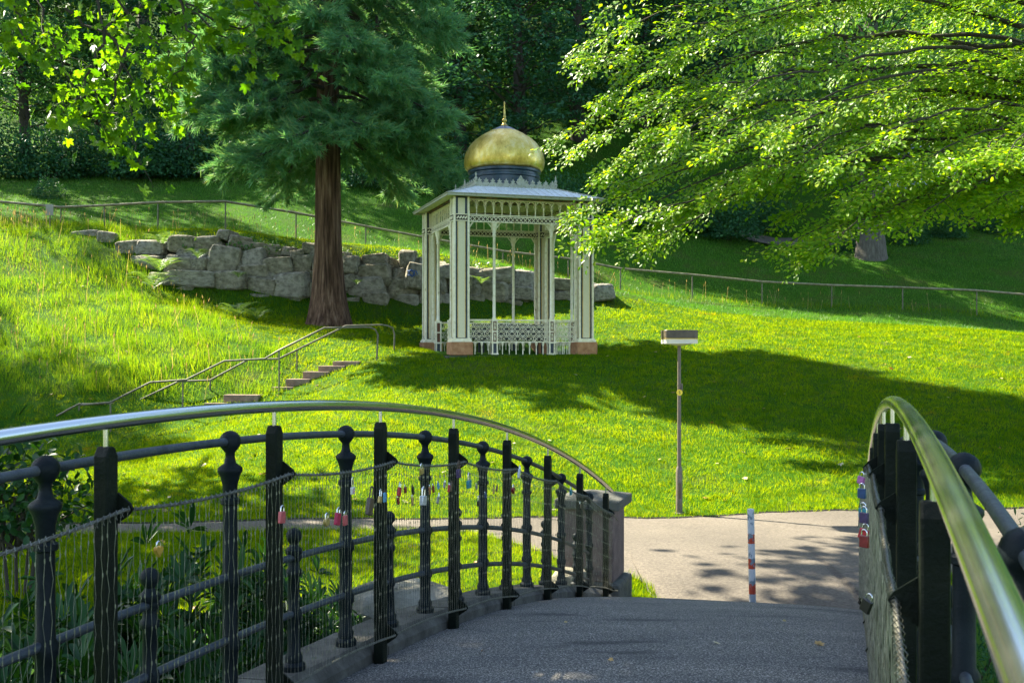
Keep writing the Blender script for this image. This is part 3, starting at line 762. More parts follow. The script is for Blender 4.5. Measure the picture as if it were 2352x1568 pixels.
# ceiling, eaves, roof
E = HS + 0.40; T = 1.10; ZE, ZT = 4.05, 4.40
m = MB().box((0, 0, 3.985), (S + 0.30, S + 0.30, 0.02)); ce_ = m.build('ceiling', M['ceil'], gz)
m = MB()
for i in range(-9, 10):
    for sg in (-1, 1):
        L_ = (HS - abs(i) * 0.17) * 2
        if L_ > 0.3: m.box((i * 0.17, 0, 3.968), (0.018, L_ * 1.2, 0.016), Matrix.Rotation(sg * math.pi / 4, 3, 'Z'))
m.build('ceiling_ribs', M['cream'], ce_)
def roof_side(k, R):
    m = MB(); y0, y1 = -E, -T
    m.add([(-E, y0, ZE), (E, y0, ZE), (T, y1, ZT), (-T, y1, ZT)], [(0, 1, 2, 3)])
    rf_ = rot_mb(m, R).build('roof', M['zinc'], gz)
    m = MB()
    for i in range(-11, 12):                       # standing seams
        x = i * 0.19
        yo = y0; f = min(1.0, (E - abs(x)) / (E - T)) if abs(x) > T else 1.0
        ys = y0 + (y1 - y0) * f; zs = ZE + (ZT - ZE) * f
        m = MB(); m.tube([(x, y0 + 0.01, ZE + 0.012), (x, ys - 0.01, zs + 0.008)], 0.011, 4); rot_mb(m, R).build('roof_seam', M['zinc'], rf_)
    m = MB(); m.tube([(-E, y0, ZE + 0.01), (-T, y1, ZT + 0.01)], 0.02, 6); rot_mb(m, R).build('hip_roll', M['crest'], gz)
    m = MB(); m.add([(-E, y0, ZE - 0.004), (E, y0, ZE - 0.004), (HS + 0.03, -HS - 0.03, ZE - 0.055), (-HS - 0.03, -HS - 0.03, ZE - 0.055)], [(0, 3, 2, 1)])
    rot_mb(m, R).build('soffit', M['cream'], gz)
    m = MB(); m.box((0, y0 - 0.012, ZE - 0.032), (2 * E + 0.02, 0.024, 0.062)); m.box((0, y0 - 0.03, ZE + 0.004), (2 * E + 0.06, 0.034, 0.014))
    rot_mb(m, R).build('fascia', M['crest'], gz)
    # cresting
    m = MB(); y = -T; m.box((0, y, ZT + 0.035), (2 * T, 0.03, 0.09)); n = 12; w = 2 * T / n
    fl = [(-0.45, 0), (0.45, 0), (0.40, 0.05), (0.16, 0.055), (0.30, 0.10), (0.34, 0.125), (0.12, 0.135), (0.10, 0.16), (0, 0.205), (-0.10, 0.16), (-0.12, 0.135), (-0.34, 0.125), (-0.30, 0.10), (-0.16, 0.055), (-0.40, 0.05)]
    for i in range(n):
        x = -T + (i + 0.5) * w
        m.prism([(a * w, b * 0.72) for a, b in fl], (x, y, ZT + 0.075), (1, 0, 0), (0, 0, 1), 0.022)
    big = [(-0.10, 0), (0.10, 0), (0.13, 0.06), (0.17, 0.13), (0.12, 0.16), (0.13, 0.20), (0.06, 0.24), (0.05, 0.28), (0, 0.35), (-0.05, 0.28), (-0.06, 0.24), (-0.13, 0.20), (-0.12, 0.16), (-0.17, 0.13), (-0.13, 0.06)]
    m.prism([(a * 0.8, b * 0.8) for a, b in big], (0.12 if k == 0 else 0, y - 0.018, ZT + 0.05), (1, 0, 0), (0, 0, 1), 0.02)
    rot_mb(m, R).build('cresting', M['crest'], gz)
    m = MB(); m.lathe([(0.035, 0), (0.05, 0.08), (0.03, 0.12), (0.045, 0.17), (0.02, 0.22), (0.025, 0.26), (0.004, 0.34)], (-T, -T, ZT + 0.03), 6); rot_mb(m, R).build('corner_finial', M['crest'], gz)
four(roof_side)
MB().box((0, 0, ZT - 0.02), (2 * T - 0.02, 2 * T - 0.02, 0.05)).build('roof_deck', M['slate'], gz)
MB().lathe([(1.02, ZT), (1.02, ZT + 0.10), (0.96, ZT + 0.13), (0.96, 4.76), (0.985, 4.78), (0.985, 4.83), (0.955, 4.85), (0.955, 4.90), (1.0, 4.93), (1.0, 4.99), (0.97, 5.01)], n=64).build('drum', M['blue'], gz, smooth=40)
dome = [(0.968, 5.005), (1.010, 5.05), (1.036, 5.12), (1.046, 5.22), (1.043, 5.30), (1.022, 5.42), (0.985, 5.53), (0.925, 5.64), (0.845, 5.75), (0.745, 5.85), (0.62, 5.945), (0.50, 6.02), (0.41, 6.07), (0.36, 6.10)]
MB().lathe([(a * 1.055, b) for a, b in dome], n=72).build('dome', M['gold'], gz, smooth=180)
m = MB(); nn_ = 48; vs = [(0, 0, 6.26)]
for ring, (r, z, wv) in enumerate(((0.14, 6.205, 0), (0.28, 6.135, 0), (0.37, 6.085, 0.02), (0.415, 6.06, 0.05))):
    for k in range(nn_):
        an = 2 * math.pi * k / nn_; rr = r + wv * abs(math.sin(an * 6)); vs.append((rr * math.cos(an), rr * math.sin(an), z + 0.018 - wv * 0.5 * abs(math.sin(an * 6))))
fs = [(0, 1 + k, 1 + (k + 1) % nn_) for k in range(nn_)]
for q in range(3):
    for k in range(nn_): fs.append((1 + q * nn_ + k, 1 + (q + 1) * nn_ + k, 1 + (q + 1) * nn_ + (k + 1) % nn_, 1 + q * nn_ + (k + 1) % nn_))
m.add(vs, fs).build('scalloped_cap', M['slate'], gz, smooth=180)
MB().lathe([(0.10, 6.22), (0.11, 6.25), (0.06, 6.29), (0.045, 6.33), (0.075, 6.38), (0.07, 6.41), (0.035, 6.45), (0.05, 6.50), (0.03, 6.54), (0.034, 6.62), (0.018, 6.80), (0.028, 6.85), (0.026, 6.88), (0.004, 6.92)], n=12).build('finial', M['brass'], gz, smooth=50)

bn = thing('bench', 'dark slatted bench inside the gazebo behind the lattice', 'bench', (-0.05, 29.25, 2.36), R_(17))
for i in range(4): MB().box((0, 0.16 + i * 0.012, 0.50 + i * 0.105), (2.1, 0.03, 0.092)).build('back_slat', M['benchwood'], bn)
for i in range(4): MB().box((0, -0.30 + i * 0.11, 0.44), (2.1, 0.095, 0.03)).build('seat_slat', M['benchwood'], bn)
for x in (-0.85, 0.85):
    m = MB(); m.box((x, -0.26, 0.21), (0.05, 0.05, 0.42)); m.box((x, 0.16, 0.42), (0.05, 0.05, 0.86)); m.box((x, -0.05, 0.405), (0.05, 0.46, 0.035)); m.build('leg', M['benchwood'], bn)

# ------------------------------------------------------------------ lamp post, bollard
lp = P(1560, 1178, 16.35); lp.z = h1(lp.x, lp.y)
M['lamp_brown'] = surf('lamp_brown_paint', [(0.3, (0.040, 0.028, 0.013)), (0.5, (0.065, 0.047, 0.024)), (0.7, (0.095, 0.072, 0.040))], 12, 0.45, rvar=0.1)
M['lamp_post'] = surf('lamp_post_paint', [(0.3, (0.080, 0.060, 0.040)), (0.7, (0.14, 0.112, 0.078))], 9, 0.5)
def opal():
    m_, N, L, b = new_mat('opal_diffuser'); b.inputs['Base Color'].default_value = (0.82, 0.80, 0.70, 1); b.inputs['Roughness'].default_value = 0.35
    t = N.new('ShaderNodeBsdfTranslucent'); t.inputs[0].default_value = (0.85, 0.82, 0.70, 1); mx = N.new('ShaderNodeMixShader'); mx.inputs[0].default_value = 0.45
    L.new(b.outputs[0], mx.inputs[1]); L.new(t.outputs[0], mx.inputs[2]); L.new(mx.outputs[0], N['Material Output'].inputs[0]); return m_
M['opal'] = opal()
lamp = thing('street_lamp', 'slim brown park lamp with flat box head beside the path', 'lamp', lp)
MB().lathe([(0.052, 0), (0.052, 0.66), (0.046, 0.70), (0.034, 0.735)], n=16).build('base', M['lamp_post'], lamp, smooth=40)
MB().lathe([(0.032, 0.73), (0.027, 2.68)], n=14).build('post', M['lamp_post'], lamp, smooth=60)
def rbox(w, d, z0, z1, r=0.07, n=6):
    poly = []
    for cx, cy, a0 in ((w / 2 - r, d / 2 - r, 0), (-w / 2 + r, d / 2 - r, 90), (-w / 2 + r, -d / 2 + r, 180), (w / 2 - r, -d / 2 + r, 270)):
        for k in range(n + 1):
            a = R_(a0 + 90 * k / n); poly.append((cx + r * math.cos(a), cy + r * math.sin(a)))
    return MB().prism(poly, (0, 0, (z0 + z1) / 2), (1, 0, 0), (0, 1, 0), z1 - z0)
hd = rbox(0.515, 0.515, 2.715, 2.845).build('lamp_head', M['lamp_brown'], lamp, smooth=35, bevel=0.008)
rbox(0.525, 0.525, 2.705, 2.716).build('rim', M['brass'], hd, smooth=35)
rbox(0.510, 0.510, 2.635, 2.704).build('diffuser', M['opal'], lamp, smooth=35)
MB().lathe([(0.22, 2.634), (0.03, 2.60)], n=20).build('diffuser_bottom', M['opal'], lamp, smooth=50)
sk = MB(); z = (P(0, 901, 16.35).z - lp.z)
sk.prism([(0.046 * math.cos(2 * math.pi * k / 24), 0.046 * math.sin(2 * math.pi * k / 24)) for k in range(24)], (0.0, -0.037, z), (1, 0, 0), (0, 0, 1), 0.006)
skr = sk.build('round_sticker', plain('sticker_yellow', (0.82, 0.60, 0.03), 0.45), lamp)
mk = MB()
for a, b in (((-0.012, 0.022), (0.006, 0.012)), ((0.006, 0.012), (-0.008, -0.002)), ((-0.008, -0.002), (0.012, -0.010)), ((0.012, -0.010), (-0.004, -0.026)), ((0.0, 0.026), (0.004, 0.018))):
    mk.tube([(a[0], -0.0412, z + a[1]), (b[0], -0.0412, z + b[1])], 0.0032, 4)
mk.build('sticker_mark', plain('sticker_print', (0.12, 0.14, 0.05)), skr)
m = MB(); m.box((0.040, 0, z + 0.085), (0.022, 0.05, 0.11)); m.lathe([(0.034, z + 0.11), (0.034, z + 0.12)], n=14); m.build('bracket', M['lamp_post'], lamp)

bo = P(1730, 1400, 10.45); bo.z = h1(bo.x, bo.y)
def bollard_mat():
    m_, N, L, b = new_mat('bollard_paint')
    tc = N.new('ShaderNodeTexCoord'); sp = N.new('ShaderNodeSeparateXYZ'); L.new(tc.outputs['Object'], sp.inputs[0])
    mr = N.new('ShaderNodeMapRange'); mr.inputs[1].default_value = 0.0; mr.inputs[2].default_value = 1.0; L.new(sp.outputs[2], mr.inputs[0])
    r = N.new('ShaderNodeValToRGB'); r.color_ramp.interpolation = 'CONSTANT'; e = r.color_ramp.elements
    wht, red, gry = (0.40, 0.41, 0.42, 1), (0.34, 0.035, 0.012, 1), (0.28, 0.30, 0.32, 1)
    st = [(0.0, gry), (0.335, red), (0.445, wht), (0.60, red), (0.71, wht), (0.865, red), (0.965, wht)]
    while len(e) < len(st): e.new(0.5)
    for k, (p_, c_) in enumerate(st): e[k].position = p_ * 0.94; e[k].color = c_
    L.new(mr.outputs[0], r.inputs[0])
    ch = ramp(N, L, noise_out(N, L, 9, 6, 0.6, sc3=(1, 1, 0.6)), [(0.56, (0, 0, 0)), (0.575, (1, 1, 1))])
    mx = N.new('ShaderNodeMix'); mx.data_type = 'RGBA'; L.new(ch, mx.inputs[0]); L.new(r.outputs[0], mx.inputs[6]); mx.inputs[7].default_value = (0.13, 0.17, 0.20, 1)
    L.new(mx.outputs[2], b.inputs['Base Color']); b.inputs['Roughness'].default_value = 0.45; return m_
bol = thing('bollard', 'red and white banded steel bollard with chipped paint at the bridge end', 'bollard', bo)
bt = P(1724, 1169, 10.45); hb = bt.z - bo.z
MB().tube([(0, 0, -0.1), ((bt.x - bo.x), 0, hb)], 0.034, 20).build('tube', bollard_mat(), bol, smooth=60)
MB().lathe([(0.0345, hb - 0.005), (0.030, hb + 0.004), (0.004, hb + 0.006)], (bt.x - bo.x, 0, 0), 20).build('cap', plain('bollard_cap', (0.45, 0.47, 0.5)), bol, smooth=50)

MB().lathe([(0.075, -0.05), (0.072, 0.012), (0.036, 0.016)], n=20).build('footing', M['kerb'], bol, smooth=40)
MB().box((0, -0.0525, 0.36), (0.05, 0.008, 0.24)).build('service_door', M['lamp_brown'], lamp, bevel=0.003)
MB().lathe([(0.085, -0.05), (0.082, 0.015), (0.055, 0.02)], n=20).build('footing', M['kerb'], lamp, smooth=40)
# ------------------------------------------------------------------ stairs with two tube rails
def stair_Y(x): return 24.2 + (x - 180) / 725 * 2.3
sA = [(905 - 40, 815), (868, 768), (862, 757), (850, 752), (838, 751.5), (745, 753), (640, 805), (608, 824), (515, 829), (428, 872), (345, 878), (253, 924), (185, 930)]
sB = [(905, 815), (906, 768), (902, 753), (890, 748), (878, 746), (795, 748), (640, 824), (570, 826), (483, 873), (410, 876), (305, 926), (180, 928), (130, 955)]
posts_A = [(641, 806, 888), (420, 875, 945), (254, 925, 975)]; posts_B = [(682, 803, 884), (483, 874, 940), (320, 920, 975), (182, 928, 980)]
def stair_rail(pts, posts, dY, label):
    p3 = [P(x, y, stair_Y(x) + dY) for x, y in pts]
    b = p3[0].copy(); b.z = h1(b.x, b.y) - 0.1; p3[0] = b
    org = Vector((b.x, b.y, b.z))
    r = thing('stair_railing', label, 'railing', org)
    MB().tube(p3, 0.024, 10).build('rail', M['galv'], r, org, 60)
    for x, y0, y1 in posts:
        t = P(x, y0, stair_Y(x) + dY); zb = h1(t.x, t.y) - 0.15
        MB().tube([(t.x, t.y, zb), (t.x, t.y, t.z)], 0.020, 8).build('post', M['galv'], r, org, 60)
stair_rail(sA, posts_A, 0.0, 'nearer of the two bent tube handrails beside the hillside steps')
stair_rail(sB, posts_B, 0.9, 'farther of the two bent tube handrails beside the hillside steps')
st = thing('stairs', 'stone block steps climbing the lawn beside the tube handrails', 'stairs', P(540, 920, 25.5))
so = st.location.copy()
for x, y, w, h in ((800, 829, 62, 17), (768, 841, 62, 20), (733, 855, 62, 22), (690, 871, 56, 20), (655, 887, 50, 16), (560, 905, 84, 16), (520, 924, 92, 16), (468, 945, 90, 14), (330, 998, 90, 12), (210, 1021, 85, 12), (120, 1040, 80, 12)):
    Y = stair_Y(x) + 0.15; a = P(x - w / 2, y, Y); b = P(x + w / 2, y, Y); zt = P(x, y - h / 2, Y).z - 0.10
    c = (a + b) / 2; hh = 0.22
    MB().box((c.x, c.y + 0.45, zt - hh / 2), ((b - a).x, 1.0, hh), Matrix.Rotation(R_(-8 + random.uniform(-2, 2)), 3, 'Z')).build('step', M['step'], st, so, bevel=0.015)

# ------------------------------------------------------------------ hillside railing along the upper path
hrl = thing('path_railing', 'long low tube railing along the path above the boulder wall', 'railing', P(840, 577, 39.0))
ho = hrl.location.copy()
top = [P(x, yt, Y) for x, yt, yb, Y in RAILPTS]
fine = []
for a, b in zip(top[:-1], top[1:]):
    for k in range(4): fine.append(a.lerp(b, k / 4))
fine.append(top[-1])
MB().tube(fine, 0.044, 10).build('rail', M['rustrail'], hrl, ho, 60)
for x, yt, yb, Y in RAILPTS:
    t = P(x, yt, Y); zb = min(h1(t.x, t.y), t.z - 0.7) - 0.15
    MB().tube([(t.x, t.y, zb), (t.x, t.y, t.z)], 0.026, 8).build('post', M['galv'], hrl, ho, 60)
sg = P(115, 515, 36.4); sg.z = h1(sg.x, sg.y)
sgn = thing('path_sign', 'small grey sign plate on a post by the railing in the long grass', 'sign', sg)
MB().box((0, -0.03, 0.62), (0.26, 0.02, 0.38)).build('plate', plain('sign_grey', (0.30, 0.29, 0.24), 0.6), sgn, bevel=0.005)
MB().tube([(0, 0, -0.2), (0, 0, 0.80)], 0.022, 8).build('post', M['galv'], sgn, smooth=60)

# ------------------------------------------------------------------ boulder retaining wall
def wall_Y(x): return np.interp(x, [170, 390, 700, 960, 1225, 1400], [35.4, 34.1, 34.3, 34.9, 36.1, 37.0])
def za(zx, zy, w, h): return ((160 + zx / 3.36) * .91875, (520 + zy / 3.36) * .91875, w / 3.36 * .91875, h / 3.36 * .91875)
def zb_(zx, zy, w, h): return ((840 + zx / 3.267) * .91875, (580 + zy / 3.267) * .91875, w / 3.267 * .91875, h / 3.267 * .91875)
stones = [za(*q) for q in ((190, 255, 230, 115), (375, 295, 145, 160), (550, 355, 220, 150), (500, 445, 200, 90), (760, 330, 240, 120), (730, 470, 260, 150), (1000, 300, 210, 150), (1200, 300, 230, 130), (1370, 235, 110, 90), (1010, 485, 290, 165), (1340, 460, 260, 225), (1180, 480, 130, 120), (1610, 435, 205, 155), (1600, 560, 245, 155), (1080, 615, 400, 135), (1415, 620, 265, 155), (1680, 650, 250, 155), (1690, 355, 330, 115), (1890, 362, 85, 75), (1960, 390, 120, 85), (1825, 492, 245, 155), (2020, 480, 170, 165), (1930, 650, 300, 215), (1040, 712, 190, 75), (1650, 765, 180, 70), (1970, 785, 140, 80), (2180, 400, 200, 130), (2200, 540, 220, 160), (2200, 690, 220, 150), (1480, 300, 180, 110), (2080, 340, 150, 90), (1300, 720, 200, 80), (850, 600, 200, 110))]
stones += [zb_(*q) for q in ((130, 285, 160, 155), (330, 345, 270, 185), (130, 400, 105, 115), (265, 445, 300, 175), (540, 445, 240, 175), (640, 375, 160, 200), (585, 228, 125, 155), (495, 340, 100, 80), (330, 575, 210, 130), (560, 580, 270, 145), (130, 585, 160, 95), (330, 240, 200, 90), (865, 445, 110, 150), (880, 565, 150, 130), (760, 430, 150, 170), (760, 570, 180, 140), (700, 300, 110, 90), (860, 330, 180, 120), (1010, 420, 180, 150), (1010, 560, 180, 120), (1270, 365, 350, 135), (1530, 395, 180, 155), (1290, 505, 250, 155), (1520, 512, 200, 105), (1155, 572, 140, 95), (1430, 595, 200, 50), (1560, 598, 110, 45), (1680, 450, 160, 120), (1690, 550, 150, 90), (1850, 435, 190, 105), (1850, 512, 180, 75), (1880, 558, 130, 75), (1990, 520, 150, 120))]
wall = thing('boulder_wall', 'retaining wall of big grey boulders behind the gazebo and the conifer', 'wall', P(700, 700, 34.4))
wo = wall.location.copy()
rock_meshes = []
for s in range(14):
    rg = np.random.default_rng(100 + s)
    pts = [np.array((a, b, c)) * rg.uniform(0.72, 1.0, 3) for a in (-1, 1) for b in (-1, 1) for c in (-1, 1)]
    for _ in range(7):
        q = rg.uniform(-0.75, 0.75, 3); ax = rg.integers(0, 3); q[ax] = rg.choice([-1, 1]) * rg.uniform(0.9, 1.05); pts.append(q)
    pts = np.array(pts)
    bm = bmesh.new()
    for v in pts: bm.verts.new(v)
    r = bmesh.ops.convex_hull(bm, input=bm.verts)
    bmesh.ops.delete(bm, geom=[g for g in r['geom_interior'] if isinstance(g, bmesh.types.BMVert)], context='VERTS')
    co = np.array([v.co for v in bm.verts]); mx_ = np.abs(co).max(0)
    for v in bm.verts: v.co = Vector((v.co.x / mx_[0], v.co.y / mx_[1], v.co.z / mx_[2]))
    bmesh.ops.bevel(bm, geom=list(bm.edges), offset=0.09, segments=1, affect='EDGES', profile=0.5)
    me = bpy.data.meshes.new('stone'); bm.to_mesh(me); bm.free()
    me.materials.append(M['stone'] if s % 4 else M['stone2']); rock_meshes.append(me)
for i, (x, y, w, h) in enumerate(stones):
    Y = float(wall_Y(x)) + max(0, (640 - y)) * 0.008 + random.uniform(-0.06, 0.12)
    c = P(x, y, Y); o = bpy.data.objects.new('stone', rock_meshes[i % 14]); COL.objects.link(o); o.parent = wall
    o.location = c - wo + Vector((0, 0.15, 0)); o.scale = (w * Y / FOC / 2 * 1.15, random.uniform(0.5, 0.7), h * Y / FOC / 2 * 1.18)
    o.rotation_euler = (random.uniform(-0.12, 0.12), random.uniform(-0.16, 0.16), random.uniform(-0.25, 0.25))
nst_ = 0
for k in range(150):                       # smaller stones bedded in the gaps
    x = random.uniform(400, 1380); yt = float(np.interp(x, [180, 400, 700, 960, 1225, 1400], [556, 560, 586, 604, 648, 676])); yb = float(np.interp(x, [180, 400, 700, 960, 1225, 1400], [590, 668, 706, 714, 704, 692]))
    y = random.uniform(yt, yb); Y = float(wall_Y(x)) + max(0, (640 - y)) * 0.008 + 0.28
    c = P(x, y, Y); o = bpy.data.objects.new('stone', rock_meshes[k % 14]); COL.objects.link(o); o.parent = wall
    o.location = c - wo; s_ = random.uniform(0.16, 0.34); o.scale = (s_ * 1.3, 0.4, s_); o.rotation_euler = (random.uniform(-0.3, 0.3), random.uniform(-0.5, 0.5), random.uniform(-0.4, 0.4))
# earth packed behind the stones
m = MB(); vs = []; ex = list(range(180, 1400, 40))
for x in ex:
    Y = float(wall_Y(x)); yt = np.interp(x, [180, 400, 700, 960, 1225, 1400], [560, 565, 590, 606, 650, 680]); yb = np.interp(x, [180, 400, 700, 960, 1225, 1400], [600, 690, 720, 725, 715, 700])
    a = P(x, yb, Y + 0.35); b = P(x, yt, Y + 0.75); vs += [a - Vector((0, 0, 0.3)), b, b + Vector((0, 1.6, -0.05))]
fs = []
for i in range(len(ex) - 1):
    for j in range(2): fs.append((i * 3 + j, (i + 1) * 3 + j, (i + 1) * 3 + j + 1, i * 3 + j + 1))
m.add(vs, fs).build('earth', M['earth'], wall, wo)
# blue scribble on one boulder
gm = MB(); g0 = P(945, 628, 34.0)
gp = P(945, 628, float(wall_Y(945)) - 0.40)
def gpt(a, b): return gp + Vector((a, -0.02 - 0.0 * b, b))
for tri in (((-0.17, -0.10), (0.17, -0.10), (0.0, 0.19)), ((-0.17, 0.10), (0.17, 0.10), (0.0, -0.19))):
    gm.tube([gpt(*q) for q in tri], 0.013, 4, closed=True)
bpy.context.view_layer.update()
gx_, gy_ = zb_(615, 335, 1, 1)[:2]
gstone = None; best = 1e9
for ch in wall.children:
    if not ch.name.startswith('stone'): continue
    i = list(wall.children).index(ch)
    c = ch.location + wo; px = 1176 + c.x / c.y * FOC; py = HORY - (c.z - CAMZ) / c.y * FOC
    d = (px - 952) ** 2 + (py - 638) ** 2
    if d < best: best, gstone = d, ch
mw = Matrix.LocRotScale(gstone.location + wo, gstone.rotation_euler, gstone.scale); mi = mw.inverted()
def on_stone(px, py):
    q = P(px, py, 30); o_ = mi @ q; d_ = (mi.to_3x3() @ (q - Vector((0, 0, CAMZ)))).normalized()
    hit, loc, nrm, _ = gstone.ray_cast(o_, d_)
    return (mw @ loc) - Vector((0, 0.012, 0)) if hit else None
gm = MB()
for poly in ([(936, 632), (955, 633), (944, 618), (936, 632)], [(935, 622), (954, 621), (947, 637), (935, 622)], [(956, 622), (960, 634)]):
    pts = []
    for a, b in zip(poly[:-1], poly[1:]):
        for k in range(4):
            h_ = on_stone(a[0] + (b[0] - a[0]) * k / 4, a[1] + (b[1] - a[1]) * k / 4)
            if h_: pts.append(h_)
    if len(pts) > 1: gm.tube(pts, 0.014, 4)
if gm.v:
    o = gm.build('paint_scribble', plain('blue_spray', (0.02, 0.09, 0.30), 0.7), wall, wo); o['label'] = 'blue sprayed scribble on a boulder'
b = P(1380, 672, 36.7)
o = bpy.data.objects.new('boulder', rock_meshes[4]); COL.objects.link(o); o.location = (b.x, b.y, b.z); o.scale = (0.44, 0.5, 0.34); o.rotation_euler = (0.05, -0.15, 0.2)
tag(o, 'pale rounded boulder lying past the end of the boulder wall, right of the gazebo', 'boulder')
# ------------------------------------------------------------------ leaf templates (forward +x, side y, normal z)
T_RHOMB = (np.array([(0, 0, 0), (0.5, 0.30, 0.06), (1, 0, -0.03), (0.5, -0.30, 0.06)]), np.array([(0, 1, 2), (0, 2, 3)]))
T_OVAL = (np.array([(0, 0, 0), (0.28, 0.25, 0.05), (0.68, 0.24, 0.04), (1, 0, -0.06), (0.68, -0.24, 0.04), (0.28, -0.25, 0.05)]), np.array([(0, 3, 2), (0, 2, 1), (0, 4, 3), (0, 5, 4)]))
T_LANCE = (np.array([(0, 0, 0), (0.3, 0.12, 0.03), (0.7, 0.14, 0.02), (1, 0, -0.08), (0.7, -0.14, 0.02), (0.3, -0.12, 0.03)]), np.array([(0, 3, 2), (0, 2, 1), (0, 4, 3), (0, 5, 4)]))
def palmate():
    out = [(0.0, 0.0)]
    # outline of one half of a five lobed leaf (angle from the midrib, radius)
    half = [(0, 1.0), (9, 0.80), (15, 0.78), (20, 0.50), (34, 0.66), (44, 0.84), (50, 0.66), (62, 0.62), (68, 0.42), (88, 0.50), (104, 0.60), (112, 0.46), (135, 0.36), (165, 0.10)]
    ring = [(a, r) for a, r in half] + [(-a, r) for a, r in half[:0:-1]]
    vs = [(0.0, 0, 0)]
    for a, r in ring:
        x, y = r * math.cos(R_(a)), r * math.sin(R_(a)); vs.append((x * 0.85 + 0.1, y * 0.95, 0.10 * abs(y) - 0.10 * r * r))
    n = len(ring); vs += [(-0.75, 0.010, 0.22), (-0.75, -0.014, 0.22), (0.05, 0.0, 0.0)]
    return np.array(vs), np.array([(0, 1 + k, 1 + (k + 1) % n) for k in range(n)] + [(n + 1, n + 2, n + 3)])
T_PALM = palmate()

def rnd_dirs(n, zs=1.0):
    d = RNG.normal(size=(n, 3)); d[:, 2] *= zs; return norm(d)
def crown_mesh(name, parts): V, F = merge(parts); return np_mesh(name, V, F)

def limb_path(a, b, lift, n=7, jit=0.12):
    a, b = np.array(a, float), np.array(b, float); L_ = np.linalg.norm(b - a)
    u = np.linspace(0, 1, n)[:, None]
    p = a + (b - a) * u; p[:, 2] += lift * L_ * (4 * u * (1 - u))[:, 0]
    j = RNG.normal(0, jit * L_ / n, (n, 3)); j[0] = 0; j[-1] = 0
    return p + j

# planar leafy spray (beech): unit length along +x, in the xy plane
def spray_template(nside=5, step=0.085, leaf=0.10, seed=1):
    rg = np.random.default_rng(seed); pos = []; fwd = []
    def twig(o, d, L_):
        n = max(2, int(L_ / step)); s = np.array([-d[1], d[0], 0])
        for k in range(n):
            sg = 1 if k % 2 else -1; q = o + d * (k + 0.6) / n * L_
            pos.append(q + s * sg * 0.012 + np.array([0, 0, rg.normal(0, 0.025)])); f = d * 0.62 + s * sg * 0.78; fwd.append(f / np.linalg.norm(f))
        pos.append(o + d * L_); fwd.append(d)
    tw = [(np.zeros(3), np.array([1.0, 0, 0]), 1.0)]
    for k in range(nside):
        u = 0.12 + 0.78 * k / nside; sg = 1 if k % 2 else -1; a = rg.uniform(0.7, 0.95) * sg
        tw.append((np.array([u, 0, 0]), np.array([math.cos(a), math.sin(a), 0]), 0.50 * (1 - 0.55 * u)))
    for t in tw: twig(*t)
    return np.array(pos), np.array(fwd), tw
SPR = [spray_template(6, 0.10, seed=k) for k in range(4)]

def place_sprays(pos, d, n, L_, leaf_len, tmpl, tilt=0.35, droop=0.12):
    """pos,d,n (M,3), L_ (M) -> leaf mesh arrays"""
    parts = []
    which = RNG.integers(0, len(SPR), len(pos))
    for w in range(len(SPR)):
        s = np.where(which == w)[0]
        if not len(s): continue
        Rm = frames(d[s], n[s]); lp_, lf, _ = SPR[w]
        k = len(lp_)
        q = np.einsum('nij,kj->nki', Rm, lp_) * L_[s][:, None, None]
        q[:, :, 2] -= droop * L_[s][:, None] * (lp_[:, 0] ** 2)[None, :]
        q = (q + pos[s][:, None, :]).reshape(-1, 3)
        f = np.einsum('nij,kj->nki', Rm, lf).reshape(-1, 3) + RNG.normal(0, 0.16, (len(s) * k, 3))
        f[:, 2] -= 0.12
        nn = np.repeat(Rm[:, :, 2], k, 0) + RNG.normal(0, tilt * 1.25, (len(s) * k, 3))
        parts.append(stamp(q, frames(f, nn), leaf_len * RNG.uniform(0.55, 1.35, len(q)), *tmpl))
    return parts

def twig_mesh(mb, pos, d, n, L_, r=0.008):
    for p, a, l in zip(pos, d, L_):
        b = p + a * l; b[2] -= 0.12 * l
        m_ = (p + b) / 2; m_[2] += 0.03 * l
        mb.tube([tuple(p), tuple(m_), tuple(b)], [r, r * 0.7, r * 0.35], 3, False)

